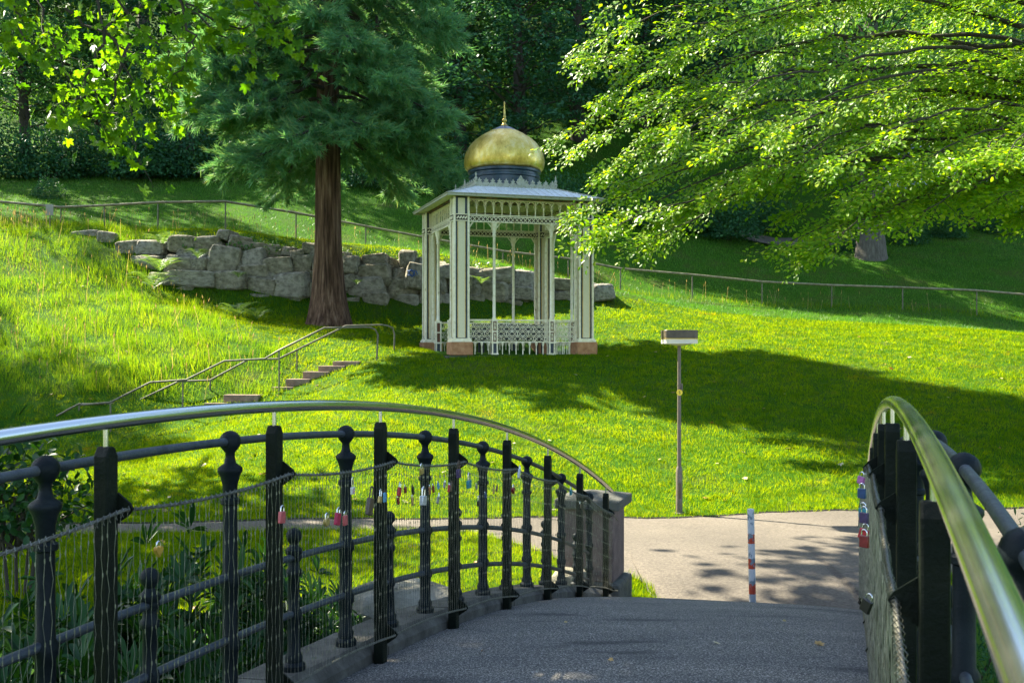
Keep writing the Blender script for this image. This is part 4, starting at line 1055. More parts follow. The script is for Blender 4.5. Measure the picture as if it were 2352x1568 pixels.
# ------------------------------------------------------------------ beech on the right
def make_beech():
    base = Vector((14.2, 24.5, h1(14.2, 24.5)))
    t = thing('beech_tree', 'sunlit beech with drooping bright green branches hanging over the gazebo corner', 'tree', base)
    m = MB(); top = Vector((12.8, 24.0, 17)); z0 = base.z
    m.tube([(14.2, 24.5, z0 - 0.3), (14.2, 24.5, z0 + 0.4), (14.1, 24.4, 5), (13.6, 24.2, 9), (13.0, 24.0, 13), top], [0.75, 0.55, 0.46, 0.38, 0.24, 0.08], 14)
    m.build('trunk', M['bark'], t, base, 60)
    tips = []
    # branches that reach left, listed by where their tips hang (photo x, y, distance)
    for x, y, Y in ((1302, 112, 22.5), (1320, 150, 22), (1242, 322, 23), (1275, 345, 21.5), (1285, 500, 22.5), (1305, 560, 22), (1330, 545, 21), (1440, 560, 21), (1470, 520, 22.5), (1350, 30, 22), (1360, 230, 22), (1390, 430, 23), (1350, 400, 21), (1420, 330, 22), (1400, 170, 24),
                    (1560, 500, 22), (1640, 470, 21), (1700, 430, 23), (1500, 420, 24), (1480, 250, 23), (1550, 150, 22), (1560, 330, 20.5), (1650, 360, 20), (1740, 420, 20.5),
                    (1790, 590, 21), (1850, 600, 20.5), (1890, 590, 20), (1820, 520, 22), (1930, 530, 21), (1960, 470, 19.5), (2050, 500, 21), (2100, 520, 20), (2180, 480, 21), (2260, 500, 20), (2330, 520, 21), (2380, 470, 20), (2200, 400, 19), (2080, 420, 19.5), (1900, 400, 19), (1780, 330, 19.5), (2300, 380, 18.5)):
        tips.append(P(x + (62 if x < 1480 else 20), y - (16 if x < 1480 else 34), Y))
    for k in range(66):      # the rest of the crown
        X = RNG.uniform(6.5, 23.5); Y = RNG.uniform(17.5, 28.5); z = RNG.uniform(6.0, 15)
        tips.append(Vector((X, Y, z + max(0, (X - 9) * 0.02))))
    br = MB(); tw = MB(); POS, D, NN, LL = [], [], [], []
    for k, tip in enumerate(tips):
        tip = np.array(tip); reach = np.hypot(tip[0] - 14, tip[1] - 24.4)
        zst = np.clip(tip[2] - 0.5 + 0.28 * reach * RNG.uniform(0.3, 0.9), 4.5, 15)
        f = np.clip((zst - base.z) / 15, 0, 1); st_ = np.array([14.1 - f * 1.2, 24.4 - f * 0.4, zst])
        n = 14; p = limb_path(st_, tip, 0.10, n, 0.10)
        r0 = 0.010 * reach ** 0.8
        br.tube([tuple(q) for q in p], list(np.linspace(min(0.17, r0), 0.008, n)), 6)
        tan = norm(np.gradient(p, axis=0))
        cnt = int(17 + reach * 2.2)
        u = 1 - RNG.random(cnt) ** 1.35 * 0.86
        for q in np.append(u, [1.0, 0.985]):
            i = q * (n - 1); i0 = int(min(n - 2, i)); ff = i - i0
            pos = p[i0] * (1 - ff) + p[i0 + 1] * ff; td = tan[i0]
            sd = np.cross(td, [0, 0, 1]); sd /= max(1e-6, np.linalg.norm(sd))
            a = RNG.uniform(-1, 1) * 1.15 if q < 0.97 else RNG.uniform(-0.35, 0.35)
            d = td * math.cos(a) + sd * math.sin(a); d[2] = d[2] * 0.5 - 0.30 + RNG.normal(0, 0.18); d /= np.linalg.norm(d)
            L_ = RNG.uniform(0.75, 1.35) * (1.15 - 0.45 * q) * (1 if reach > 4 else 0.8)
            nrm = np.array([-0.30, -0.62, 0.75]) + RNG.normal(0, 0.22, 3)
            POS.append(pos); D.append(d); NN.append(nrm); LL.append(L_)
    POS, D, NN, LL = map(np.array, (POS, D, NN, LL))
    twig_mesh(tw, POS, D, NN, LL, 0.007)
    br.build('branches', M['bark_dark'], t, base, 60)
    o = tw.build('twigs', M['bark_dark'], t, base); o['kind'] = 'stuff'
    me = crown_mesh('crown', place_sprays(POS - np.array(base), D, NN, LL, 0.100, T_OVAL, 0.30))
    link('crown', me, M['beech'], t)
    print('beech leaves', len(me.polygons) // 4)
make_beech()

# ------------------------------------------------------------------ sycamore: trunk outside the picture, branches hang in at the top left
def make_sycamore():
    base = Vector((-11.5, 15.5, h1(-11.5, 15.5)))
    t = thing('sycamore_tree', 'sycamore with large backlit lobed leaves hanging in from the top left corner', 'tree', base)
    m = MB(); m.tube([(-11.5, 15.5, base.z - 0.3), (-11.5, 15.5, base.z + 0.5), (-11.2, 15.3, 5), (-10.4, 15.0, 9), (-10.0, 14.8, 13), (-9.9, 14.8, 16)], [0.7, 0.5, 0.42, 0.34, 0.22, 0.06], 14)
    m.build('trunk', M['bark'], t, base, 60)
    br = MB(); POS = []; FW = []
    def cluster(p, tan, cnt, spread):
        for _ in range(cnt):
            q = p + RNG.normal(0, spread, 3); q[2] -= abs(RNG.normal(0, spread * 0.4)); POS.append(q)
            f = tan * 0.5 + RNG.normal(0, 0.7, 3); f[2] -= 0.55; FW.append(f)
    vis = [[(60, -120, 12.5), (100, 60, 12.2), (160, 190, 12.0), (150, 265, 12)], [(180, -150, 12), (250, 60, 11.8), (300, 180, 11.6), (300, 290, 11.5), (320, 365, 11.5)], [(180, -150, 12), (280, 30, 12), (380, 120, 12), (400, 200, 12), (385, 275, 12)],
           [(250, -160, 12), (380, -20, 12), (500, 50, 12.2), (600, 75, 12.3), (680, 92, 12.4)], [(250, -160, 12.5), (420, 10, 12.8), (520, 90, 13), (580, 125, 13)], [(20, -150, 11.5), (30, 20, 11.6), (60, 90, 11.6), (110, 130, 11.6)],
           [(250, 60, 11.8), (210, 150, 11.6), (180, 230, 11.4), (155, 255, 11.4)], [(380, -60, 11.4), (440, 60, 11.4), (430, 150, 11.4), (350, 210, 11.4)], [(500, -90, 12), (560, -20, 12), (610, 20, 12), (625, 50, 12)], [(-60, -100, 12), (-30, 30, 12), (10, 70, 12), (20, 110, 12)],
           [(300, 100, 11.6), (260, 200, 11.5), (250, 280, 11.5), (240, 305, 11.5)], [(150, 20, 12.4), (260, 90, 12.4), (330, 150, 12.4), (370, 200, 12.4)], [(320, -100, 12.8), (330, 20, 12.8), (260, 110, 12.8), (230, 170, 12.8)]]
    for path in vis:
        pts = [np.array(P(*q)) for q in path]
        ff = []
        for a, b in zip(pts[:-1], pts[1:]):
            for k in range(5): ff.append(a + (b - a) * k / 5 + RNG.normal(0, 0.03, 3))
        ff.append(pts[-1]); ff = np.array(ff)
        br.tube([tuple(q) for q in ff], list(np.linspace(0.020, 0.004, len(ff))), 5)
        for i in range(3, len(ff)):
            tan = ff[i] - ff[i - 1]; tan = tan / np.linalg.norm(tan)
            dens = 3
            cluster(ff[i], tan, dens, 0.15 if i < len(ff) - 3 else 0.09)
            if RNG.random() < 0.5:
                e_ = ff[i] + norm(RNG.normal(0, 1, 3) + tan) * 0.35; br.tube([tuple(ff[i]), tuple(e_)], [0.005, 0.002], 4); cluster(e_, tan, 2, 0.10)
    nvis = len(POS)
    LIMB = []
    for pth, r0, r1 in (([(-10.6, 15.1, 8.2), (-9.2, 12.6, 10.2), (-7.6, 9.6, 10.4), (-6.4, 7.0, 10.2)], 0.20, 0.05), ([(-7.6, 9.6, 10.4), (-5.6, 11.8, 10.6), (-4.4, 14.2, 10.7), (-3.0, 16.6, 10.6), (-2.2, 18.4, 10.4)], 0.14, 0.04), ([(-11.0, 15.3, 6.5), (-12.8, 18.5, 9.0), (-14.2, 22.5, 10.5), (-14.6, 26.5, 11.0)], 0.22, 0.06)):
        q = np.array(pth); ff = np.concatenate([np.linspace(a, b, 6, endpoint=False) for a, b in zip(q[:-1], q[1:])] + [q[-1:]]); br.tube([tuple(v) for v in ff], list(np.linspace(r0, r1, len(ff))), 8)
        if pth[0][2] != 6.5: LIMB += list(ff)
    LIMB = np.array(LIMB)
    for k in range(340):                           # the crown above the picture that shades the bridge
        if k < 130:                                 # foliage roof left of the bridge
            zz = RNG.uniform(9.0, 11.6); an = RNG.uniform(0, 6.28); rr = RNG.random() ** 0.5; tip = np.array([-7.0 + 4.3 * rr * math.cos(an), 8.6 + 3.4 * rr * math.sin(an), zz]) + (zz - 8.5) * np.array([-0.81, 0.59, 0])
        elif k < 250:                                 # long arm out over the bridge
            u_ = RNG.random(); zz = RNG.uniform(9.6 + 0.8 * u_, 12.2); sh_ = (zz - 8.5) * np.array([-0.81, 0.59])
            c_ = np.array([-5.2, 9.4]) * (1 - u_) + np.array([-1.6, 17.8]) * u_ + sh_ + RNG.uniform(-1, 1, 2) * np.array([1.5, 1.0]); tip = np.array([c_[0], c_[1], zz])
        else:
            d = RNG.normal(size=3); d /= np.linalg.norm(d); tip = np.array([-15.0, 21.0, 11.3]) + d * RNG.random() ** 0.4 * np.array([3.9, 4.4, 2.4])
        if k < 250:
            q_ = LIMB[np.argmin(((LIMB - tip) ** 2).sum(1))]; st_ = q_
        else: st_ = np.array([-14.5, 22.0, 9.5]) + RNG.normal(0, 0.5, 3)
        p = limb_path(st_, tip, 0.05, 7, 0.2); br.tube([tuple(q) for q in p], list(np.linspace(0.035, 0.008, 7)), 4)
        for i in range(5, 7):
            tan = norm(p[i] - p[i - 1]); cluster(p[i], tan, 28, 0.5)
    POS = np.array(POS); FW = np.array(FW)
    nrm = RNG.normal(0, 0.55, (len(POS), 3)); nrm[:, 2] += 0.8
    Fm = frames(FW, nrm); Pl = POS - np.array(base); T_MID = (T_PALM[0][[1, 4, 6, 9, 11, 14, 16, 18, 21, 23, 26]], np.array([(0, a, a + 1) for a in range(1, 10)]))
    me = crown_mesh('crown', [stamp(Pl[:nvis], Fm[:nvis], RNG.uniform(0.085, 0.15, nvis), *T_PALM), stamp(Pl[nvis:], Fm[nvis:], RNG.uniform(0.17, 0.25, len(Pl) - nvis), *T_MID)])
    br.build('branches', M['bark_dark'], t, base, 60)
    link('crown', me, M['sycamore'], t)
    print('sycamore leaves', len(POS))
make_sycamore()

# ------------------------------------------------------------------ giant sequoia left of the gazebo
def tuft_template(n, seed, spread=0.42):
    rg = np.random.default_rng(seed); V = []; F = []
    for k in range(n):
        u = rg.random() ** 0.8; o = np.array([u * 0.6, rg.normal(0, 0.02), rg.normal(0, 0.02)])
        d = np.array([1.0, 0, 0]) + rg.normal(0, spread, 3); d[2] += 0.12; d /= np.linalg.norm(d)
        L_ = rg.uniform(0.14, 0.36); s = np.cross(d, rg.normal(size=3)); s /= np.linalg.norm(s); w = 0.015
        b = len(V); V += [o - s * w, o + s * w, o + d * L_]; F.append((b, b + 1, b + 2))
    return np.array(V), np.array(F)
def make_sequoia():
    b0 = P(755, 742, 32.0); base = Vector((b0.x, b0.y, h1(b0.x, b0.y) - 0.1))
    t = thing('giant_conifer', 'tall conifer with fluted red-brown trunk and feathery blue-green foliage behind the stairs', 'tree', base)
    m = MB(); rows_ = 70; seg = 44; Hh = 22.0; vs = []
    for i in range(rows_ + 1):
        z = Hh * (i / rows_) ** 1.5
        r = 0.345 * (1 - z / Hh) ** 0.75 + 0.06 + 0.30 * math.exp(-z / 0.85) + 0.05 * math.exp(-z / 3)
        for k in range(seg):
            an = 2 * math.pi * k / seg
            fl = 0.05 * math.sin(an * 7 + 0.15 * z) * math.exp(-z / 2.5) + 0.07 * mnoise.noise((math.cos(an) * 4, math.sin(an) * 4, z * 0.22)) + 0.075 * mnoise.noise((math.cos(an) * 9, math.sin(an) * 9, z * 0.35))
            vs.append((r * (1 + fl) * math.cos(an) - 0.004 * z, r * (1 + fl) * math.sin(an), z))
    fs = [(i * seg + k, i * seg + (k + 1) % seg, (i + 1) * seg + (k + 1) % seg, (i + 1) * seg + k) for i in range(rows_) for k in range(seg)]
    m.add(vs, fs).build('trunk', M['bark_red'], t, smooth=180)
    br = MB(); POS, D = [], []
    for k in range(112):
        z = 5.9 + 15.2 * (k / 112) ** 1.2; az = k * 2.399963 + RNG.normal(0, 0.25)
        L_ = (4.35 * (1 - (z - 5.9) / 17.5) ** 0.7) * RNG.uniform(0.75, 1.1)
        if z < 7.2: L_ *= 0.9
        d = np.array([math.cos(az), math.sin(az), 0]); s = np.array([-d[1], d[0], 0])
        n = 9; u = np.linspace(0, 1, n)
        p = np.outer(u * L_, d); p[:, 2] = z + L_ * (0.12 * u - 0.78 * u ** 1.7 + 0.30 * u ** 3.2) + RNG.normal(0, 0.04, n)
        p += np.outer(np.sin(u * 3 + k) * 0.12 * L_ * u, s)
        br.tube([tuple(q) for q in p], list(np.linspace(0.075 * min(1, L_ / 3), 0.012, n)), 6)
        tan = norm(np.gradient(p, axis=0))
        for q in range(int(34 + 12 * L_)):
            uu = 1 - RNG.random() ** 1.2 * 0.74; i = uu * (n - 1); i0 = int(min(n - 2, i)); ff = i - i0
            o_ = p[i0] * (1 - ff) + p[i0 + 1] * ff
            a = RNG.uniform(-1.2, 1.2); dd = tan[i0] * math.cos(a) + s * math.sin(a) * (1 if RNG.random() < 0.5 else -1); ln = RNG.uniform(0.1, 0.85) * (1.15 - 0.6 * uu)
            dd = dd + np.array([0, 0, RNG.normal(-0.22, 0.28)]); dd /= np.linalg.norm(dd)
            e_ = o_ + dd * ln
            if q % 3 == 0: br.tube([tuple(o_), tuple(e_)], [0.011, 0.005], 3, False)
            POS.append(e_); D.append(dd + np.array([0, 0, 0.12]))
    POS = np.array(POS); D = np.array(D); n_ = RNG.normal(0, 0.4, POS.shape); n_[:, 2] += 1
    parts = []
    for w in range(4):
        s_ = np.arange(w, len(POS), 4); parts.append(stamp(POS[s_], frames(D[s_], n_[s_]), RNG.uniform(0.75, 1.15, len(s_)), *tuft_template(70, 40 + w)))
    br.build('branches', M['bark_dark'], t, smooth=60)
    me = crown_mesh('crown', parts); link('crown', me, M['sequoia'], t); print('sequoia tris', len(me.polygons))
make_sequoia()

# ------------------------------------------------------------------ forest trees, shrubs
def broad_tree(name, seed, Hh, rad, mat, leaf, nclump, per, label, low=0.22, drooping=0.0):
    rg = np.random.default_rng(seed)
    t = thing(name, label, 'tree', (0, 0, 0))
    m = MB(); lean = rg.normal(0, 0.02, 2)
    pts = [(lean[0] * z + 0.1 * math.sin(z * 0.4 + seed), lean[1] * z, z) for z in np.linspace(-0.5, Hh * 0.92, 9)]
    m.tube(pts, list(np.linspace(Hh * 0.019, 0.04, 9)), 9).build('trunk', M['bark_dark'], t, smooth=60)
    br = MB(); pos = []; nr = []
    for k in range(nclump):
        u = rg.random(); z = Hh * (low + (1 - low) * u); prof = math.sin(math.pi * min(1, (0.16 + 0.84 * u)) ** 0.8) ** 0.7
        az = rg.uniform(0, 2 * math.pi); r = rad * prof * rg.random() ** 0.45
        c = np.array([math.cos(az) * r, math.sin(az) * r, z])
        s_ = np.array([0, 0, max(Hh * 0.12, z - r * 0.55)]); p = limb_path(s_, c, 0.04, 5, 0.2)
        if k % 2 == 0: br.tube([tuple(q) for q in p], list(np.linspace(0.07, 0.015, 5)), 4, False)
        sz = rg.uniform(0.55, 1.15) * rad * 0.26
        q = rg.normal(size=(per, 3)); q = q / np.linalg.norm(q, axis=1, keepdims=True) * (rg.random((per, 1)) ** 0.5) * np.array([1.15, 1.15, 0.55]) * sz
        q[:, 2] -= drooping * (q[:, 0] ** 2 + q[:, 1] ** 2) / sz
        pos.append(c + q); nn = q * 0.5 / sz + rg.normal(0, 0.45, (per, 3)); nn[:, 2] += 0.9; nr.append(nn)
    pos = np.concatenate(pos); nr = np.concatenate(nr); f = rg.normal(size=pos.shape); f[:, 2] -= 0.5
    me = crown_mesh('crown', [stamp(pos, frames(f, nr), leaf * rg.uniform(0.7, 1.3, len(pos)), *T_RHOMB)])
    br.build('branches', M['bark_dark'], t); link('crown', me, mat, t)
    return t
F1 = broad_tree('forest_tree', 21, 20, 5.6, M['forest'], 0.30, 150, 105, 'x')
F2 = broad_tree('forest_tree', 22, 24, 5.2, M['forest2'], 0.30, 150, 105, 'x', 0.12, 0.35)
F3 = broad_tree('forest_tree', 23, 17, 5.0, M['forest2'], 0.27, 140, 105, 'x', 0.10, 0.2)
spots = [  # photo x, distance, variant, scale, label
    (-190, 48.5, 1, 0.86, 'dark broadleaf tree at the far left edge of the wood'), (60, 54, 0, 0.85, 'leafy tree behind the hanging sycamore leaves, left of the conifer'), (230, 57, 2, 1.15, 'dark tree of the wood between the sycamore leaves and the left hedge'), (430, 56, 1, 0.95, 'deep green tree of the wood just left of the conifer crown'),
    (620, 60, 0, 1.05, 'tree of the wood showing through the conifer crown on its left side'), (860, 58, 2, 1.1, 'tree of the wood showing through the conifer crown on its right side'), (1060, 57, 0, 1.0, 'sun-flecked tree of the wood between conifer and gazebo dome'), (1195, 54, 1, 0.95, 'dark drooping tree of the wood straight behind the gazebo finial'),
    (1330, 60, 1, 1.1, 'blue-green tree of the wood just right of the gazebo finial'), (1480, 64, 0, 1.1, 'tree of the wood behind the beech twigs right of the dome'), (1660, 66, 2, 1.2, 'tree of the wood behind the middle of the beech'), (1840, 70, 0, 1.1, 'tree of the wood behind the beech, left of the pale house'),
    (2010, 88, 1, 1.0, 'tall tree on the hill above the pale house'), (2330, 84, 2, 1.2, 'tree on the hill at the far right behind the beech'), (-20, 72, 2, 1.3, 'second-row tree of the wood above the left hedge'), (330, 74, 0, 1.2, 'second-row tree of the wood above the sycamore leaves'), (720, 76, 1, 1.2, 'second-row tree of the wood above the conifer trunk'),
    (1000, 74, 2, 1.3, 'second-row tree of the wood right of the conifer crown'), (1260, 72, 0, 1.2, 'second-row tree of the wood high above the gazebo dome'), (1560, 80, 1, 1.2, 'second-row tree of the wood above the beech branch tips'), (1150, 90, 1, 1.3, 'topmost tree of the wood above the gazebo'), (540, 90, 2, 1.4, 'topmost tree of the wood above the conifer')]
protos = [F1, F2, F3]; used = [False] * 3
for i, (x, Y, v, s_, lab) in enumerate(spots):
    X = (x - 1176) / FOC * Y; loc = (X, Y, h1(X, Y) - 0.3); rz = i * 2.4; fz = 0.66 if 49 < Y < 67 else (1.3 if Y < 49 else 1.0)
    if not used[v]:
        o = protos[v]; o.location = loc; o.rotation_euler[2] = rz; o.scale = (s_, s_, s_ * fz); o['label'] = lab; o['group'] = 'trees of the wood'; used[v] = True
    else: o = dup(protos[v], loc, rz, (s_, s_, s_ * fz * RNG.uniform(0.92, 1.1)), lab, 'trees of the wood')

dup(F1, (-27.4, 36.0, h1(-27.4, 36.0) - 0.3), 0.8, (0.66, 0.66, 0.86), 'broadleaf tree past the left picture edge that shades the lower meadow')
# linden with thick pale trunk under the beech, and two thin dark trees by it
p = P(2000, 588, 49); LT = broad_tree('linden_tree', 31, 16, 7.5, M['forest'], 0.26, 170, 110, 'thick grey-trunked tree standing in the shade below the beech', 0.36, 0.2)
LT.location = (p.x, p.y, h1(p.x, p.y) - 0.2)
for ch in LT.children:
    if ch.name.startswith('trunk'):
        bpy.data.meshes.remove(ch.data)
        break
mm = MB(); mm.tube([(0, 0, -0.3), (0, 0, 0.3), (0, 0, 1.2), (0.05, 0, 4), (0.1, 0, 8), (0.1, 0, 14)], [0.85, 0.72, 0.62, 0.52, 0.36, 0.06], 20); mm.build('trunk', M['bark'], LT, smooth=60)
for x, y, Y, s_, lab in ((2232, 520, 55, 0.55, 'slim dark tree leaning beside the shaded shrubs at right'), (2300, 490, 58, 0.6, 'slim dark tree near the right edge below the beech')):
    q = P(x, y, Y); o = dup(F3, (q.x, q.y, h1(q.x, q.y) - 0.2), x, (s_, s_, s_ * 1.2), lab, 'slim trees at the right')

def shrub(name, seed, rx, ry, rz_, mat, leaf, tmpl, n, label, cat='shrub', stems=9, whorl=0):
    rg = np.random.default_rng(seed); t = thing(name, label, cat, (0, 0, 0))
    q = rg.normal(size=(n, 3)); q = q / np.linalg.norm(q, axis=1, keepdims=True); q[:, 2] = np.abs(q[:, 2])
    lump = np.array([1 + 0.32 * mnoise.noise((a[0] * 2.2 + seed, a[1] * 2.2, a[2] * 2.2)) for a in q])
    c = q * (rg.random((n, 1)) ** 0.33 * lump[:, None]) * np.array([rx, ry, rz_]); c[:, 2] += 0.04
    if whorl:
        k = whorl; an = np.tile(np.arange(k) * 2 * math.pi / k, n) + np.repeat(rg.uniform(0, 6, n), k)
        ax = np.repeat(norm(q * 0.7 + np.array([0, 0, 0.8]) + rg.normal(0, 0.25, q.shape)), k, 0); u_ = norm(np.cross(ax, [0.3, 0.9, 0.1])); v_ = np.cross(ax, u_)
        f = u_ * np.cos(an)[:, None] + v_ * np.sin(an)[:, None] + ax * rg.uniform(0.05, 0.75, (len(an), 1)); pos = np.repeat(c, k, 0) + f * 0.01; nn = ax + rg.normal(0, 0.12, ax.shape)
    else: pos = c; f = rg.normal(size=c.shape) + q * 0.6; f[:, 2] -= 0.35; nn = q * 0.6 + rg.normal(0, 0.4, c.shape); nn[:, 2] += 0.7
    me = crown_mesh('foliage', [stamp(pos, frames(f, nn), leaf * rg.uniform(0.7, 1.25, len(pos)), *tmpl)]); link('foliage', me, mat, t)
    sm = MB()
    for k in range(stems):
        i = rg.integers(0, n); e_ = c[i]; p_ = limb_path((rg.normal(0, rx * 0.12), rg.normal(0, ry * 0.12), -0.2), e_, 0.06, 5, 0.25); sm.tube([tuple(a) for a in p_], list(np.linspace(0.022, 0.006, 5)), 5, False)
    sm.build('stems', M['bark_dark'], t)
    return t
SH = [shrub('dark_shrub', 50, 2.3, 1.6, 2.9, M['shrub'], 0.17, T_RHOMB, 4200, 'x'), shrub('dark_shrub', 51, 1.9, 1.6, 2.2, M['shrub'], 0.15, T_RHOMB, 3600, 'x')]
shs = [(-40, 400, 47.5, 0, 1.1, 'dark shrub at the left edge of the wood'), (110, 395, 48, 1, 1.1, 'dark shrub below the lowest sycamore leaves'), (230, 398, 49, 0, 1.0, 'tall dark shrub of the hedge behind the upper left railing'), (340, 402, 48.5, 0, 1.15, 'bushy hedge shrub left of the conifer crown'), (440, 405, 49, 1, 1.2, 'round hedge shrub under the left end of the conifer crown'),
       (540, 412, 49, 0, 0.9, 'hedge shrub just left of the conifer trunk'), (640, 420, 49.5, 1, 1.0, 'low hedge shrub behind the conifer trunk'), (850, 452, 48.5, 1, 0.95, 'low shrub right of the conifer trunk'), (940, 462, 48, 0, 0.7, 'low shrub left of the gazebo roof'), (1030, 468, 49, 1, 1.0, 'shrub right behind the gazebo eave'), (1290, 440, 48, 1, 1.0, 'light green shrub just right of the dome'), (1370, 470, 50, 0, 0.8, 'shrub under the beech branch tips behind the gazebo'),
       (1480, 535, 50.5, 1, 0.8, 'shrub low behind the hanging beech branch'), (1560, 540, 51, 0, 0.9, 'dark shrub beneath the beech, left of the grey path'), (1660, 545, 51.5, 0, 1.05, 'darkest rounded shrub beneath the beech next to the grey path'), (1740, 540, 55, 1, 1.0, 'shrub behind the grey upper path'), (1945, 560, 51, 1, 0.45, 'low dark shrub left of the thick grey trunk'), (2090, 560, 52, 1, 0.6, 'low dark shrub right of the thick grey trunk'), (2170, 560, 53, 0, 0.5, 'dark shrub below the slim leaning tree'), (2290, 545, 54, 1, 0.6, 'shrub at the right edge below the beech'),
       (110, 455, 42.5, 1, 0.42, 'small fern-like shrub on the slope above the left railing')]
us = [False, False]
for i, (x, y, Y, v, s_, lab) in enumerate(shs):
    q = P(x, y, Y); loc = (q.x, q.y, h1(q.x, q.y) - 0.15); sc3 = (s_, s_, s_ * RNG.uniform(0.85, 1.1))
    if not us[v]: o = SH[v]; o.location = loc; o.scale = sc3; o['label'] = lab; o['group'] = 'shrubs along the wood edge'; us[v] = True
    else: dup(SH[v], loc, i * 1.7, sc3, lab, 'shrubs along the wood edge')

# rhododendrons below the bridge, left
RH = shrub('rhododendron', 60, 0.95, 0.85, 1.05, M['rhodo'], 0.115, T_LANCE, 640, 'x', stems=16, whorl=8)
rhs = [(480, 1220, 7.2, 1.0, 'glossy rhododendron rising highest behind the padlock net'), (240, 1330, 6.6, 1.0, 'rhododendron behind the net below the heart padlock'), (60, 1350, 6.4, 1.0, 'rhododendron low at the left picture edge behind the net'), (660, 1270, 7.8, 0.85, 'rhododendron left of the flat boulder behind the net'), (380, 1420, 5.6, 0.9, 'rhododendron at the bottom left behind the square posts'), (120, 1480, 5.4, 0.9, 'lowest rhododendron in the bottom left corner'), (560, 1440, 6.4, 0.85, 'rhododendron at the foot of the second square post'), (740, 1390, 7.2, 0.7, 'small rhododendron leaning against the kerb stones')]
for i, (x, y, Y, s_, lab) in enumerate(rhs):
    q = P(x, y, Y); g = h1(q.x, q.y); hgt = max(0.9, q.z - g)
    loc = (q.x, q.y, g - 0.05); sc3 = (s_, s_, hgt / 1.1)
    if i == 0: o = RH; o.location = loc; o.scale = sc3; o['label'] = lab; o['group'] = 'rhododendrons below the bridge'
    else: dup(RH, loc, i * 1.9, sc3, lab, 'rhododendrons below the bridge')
# loose shrub at the left edge behind the handrail
LS = shrub('leafy_shrub', 70, 0.85, 0.7, 1.15, M['rhodo'], 0.125, T_OVAL, 900, 'loose dark shrub with bare stems at the left edge behind the handrail', stems=18)
q = P(40, 1000, 11.6); LS.location = (q.x, q.y, h1(q.x, q.y) + 0.75)
m = MB()
for k in range(5):
    a = RNG.normal(0, 0.12, 2); m.tube([(a[0] * 0.6, a[1] * 0.6, -1.0), (a[0] * 1.2, a[1], -0.3), (a[0] * 3 + 0.1 * k - 0.2, a[1] * 2, 0.5)], [0.022, 0.018, 0.01], 6)
m.build('stem', M['bark_dark'], LS)
RS = shrub('feathery_shrub', 71, 0.8, 0.7, 1.1, M['shrub'], 0.05, T_LANCE, 3800, 'feathery shrub at the right edge outside the nearer railing', stems=26)
q = P(2345, 1300, 8.2); RS.location = (q.x, q.y, h1(q.x, q.y) - 0.1); RS.scale = (1, 1, max(0.8, (P(0, 1190, 8.2).z - h1(q.x, q.y)) / 1.15))

# ferns
def fern(seed, label):
    rg = np.random.default_rng(seed); t = thing('fern', label, 'fern', (0, 0, 0)); V = []; F = []
    for k in range(13):
        az = k * 2.4 + rg.normal(0, 0.2); L_ = rg.uniform(0.8, 1.15); up_ = rg.uniform(0.55, 1.0); d = np.array([math.cos(az), math.sin(az), 0]); s = np.array([-d[1], d[0], 0])
        n = 18; u = np.linspace(0, 1, n); p = np.outer(u * L_ * 0.75, d); p[:, 2] = L_ * up_ * (1.35 * u - 0.85 * u * u)
        for i in range(1, n):
            w = 0.20 * math.sin(math.pi * min(1, (1 - u[i]) * 0.9 + 0.08)) * L_; tn = p[i] - p[i - 1]; tn = tn / np.linalg.norm(tn)
            for sg in (-1, 1):
                b = len(V); V += [p[i] - tn * 0.018, p[i] + tn * 0.018, p[i] + s * sg * w + tn * w * 0.3 - np.array([0, 0, 0.12 * w])]; F.append((b, b + 1, b + 2))
    link('fronds', np_mesh('fronds', np.array(V), np.array(F)), M['fern'], t); return t
FE = [fern(1, 'x'), fern(2, 'x')]
fes = [(365, 600, 33.3, 0, 1.0, 'large pale fern growing in front of the left boulders'), (350, 640, 32.8, 1, 1.0, 'fern at the foot of the boulder wall beside the tall grass'), (372, 545, 34.6, 0, 0.8, 'fern sprouting on top of the boulder wall'), (455, 580, 33.4, 1, 0.55, 'small fern hanging between two boulders'), (545, 705, 32.0, 1, 0.85, 'dark fern clump left of the conifer trunk'), (590, 715, 31.6, 0, 0.75, 'dark fern near the conifer roots'), (548, 628, 33.2, 0, 0.4, 'little fern wedged in the boulder joints'), (820, 645, 33.6, 0, 0.35, 'little fern in the boulder wall right of the trunk'), (1105, 640, 35.0, 1, 0.5, 'green tuft on the boulders seen through the gazebo'), (1135, 600, 36.0, 0, 0.5, 'leafy tuft atop the boulders behind the gazebo')]
uf = [False, False]
for i, (x, y, Y, v, s_, lab) in enumerate(fes):
    q = P(x, y, Y); loc = (q.x, q.y, q.z - 0.35 * s_); s3 = (s_, s_, s_)
    if not uf[v]: o = FE[v]; o.location = loc; o.scale = s3; o['label'] = lab; o['group'] = 'ferns by the boulder wall'; uf[v] = True
    else: dup(FE[v], loc, i * 2.1, s3, lab, 'ferns by the boulder wall')
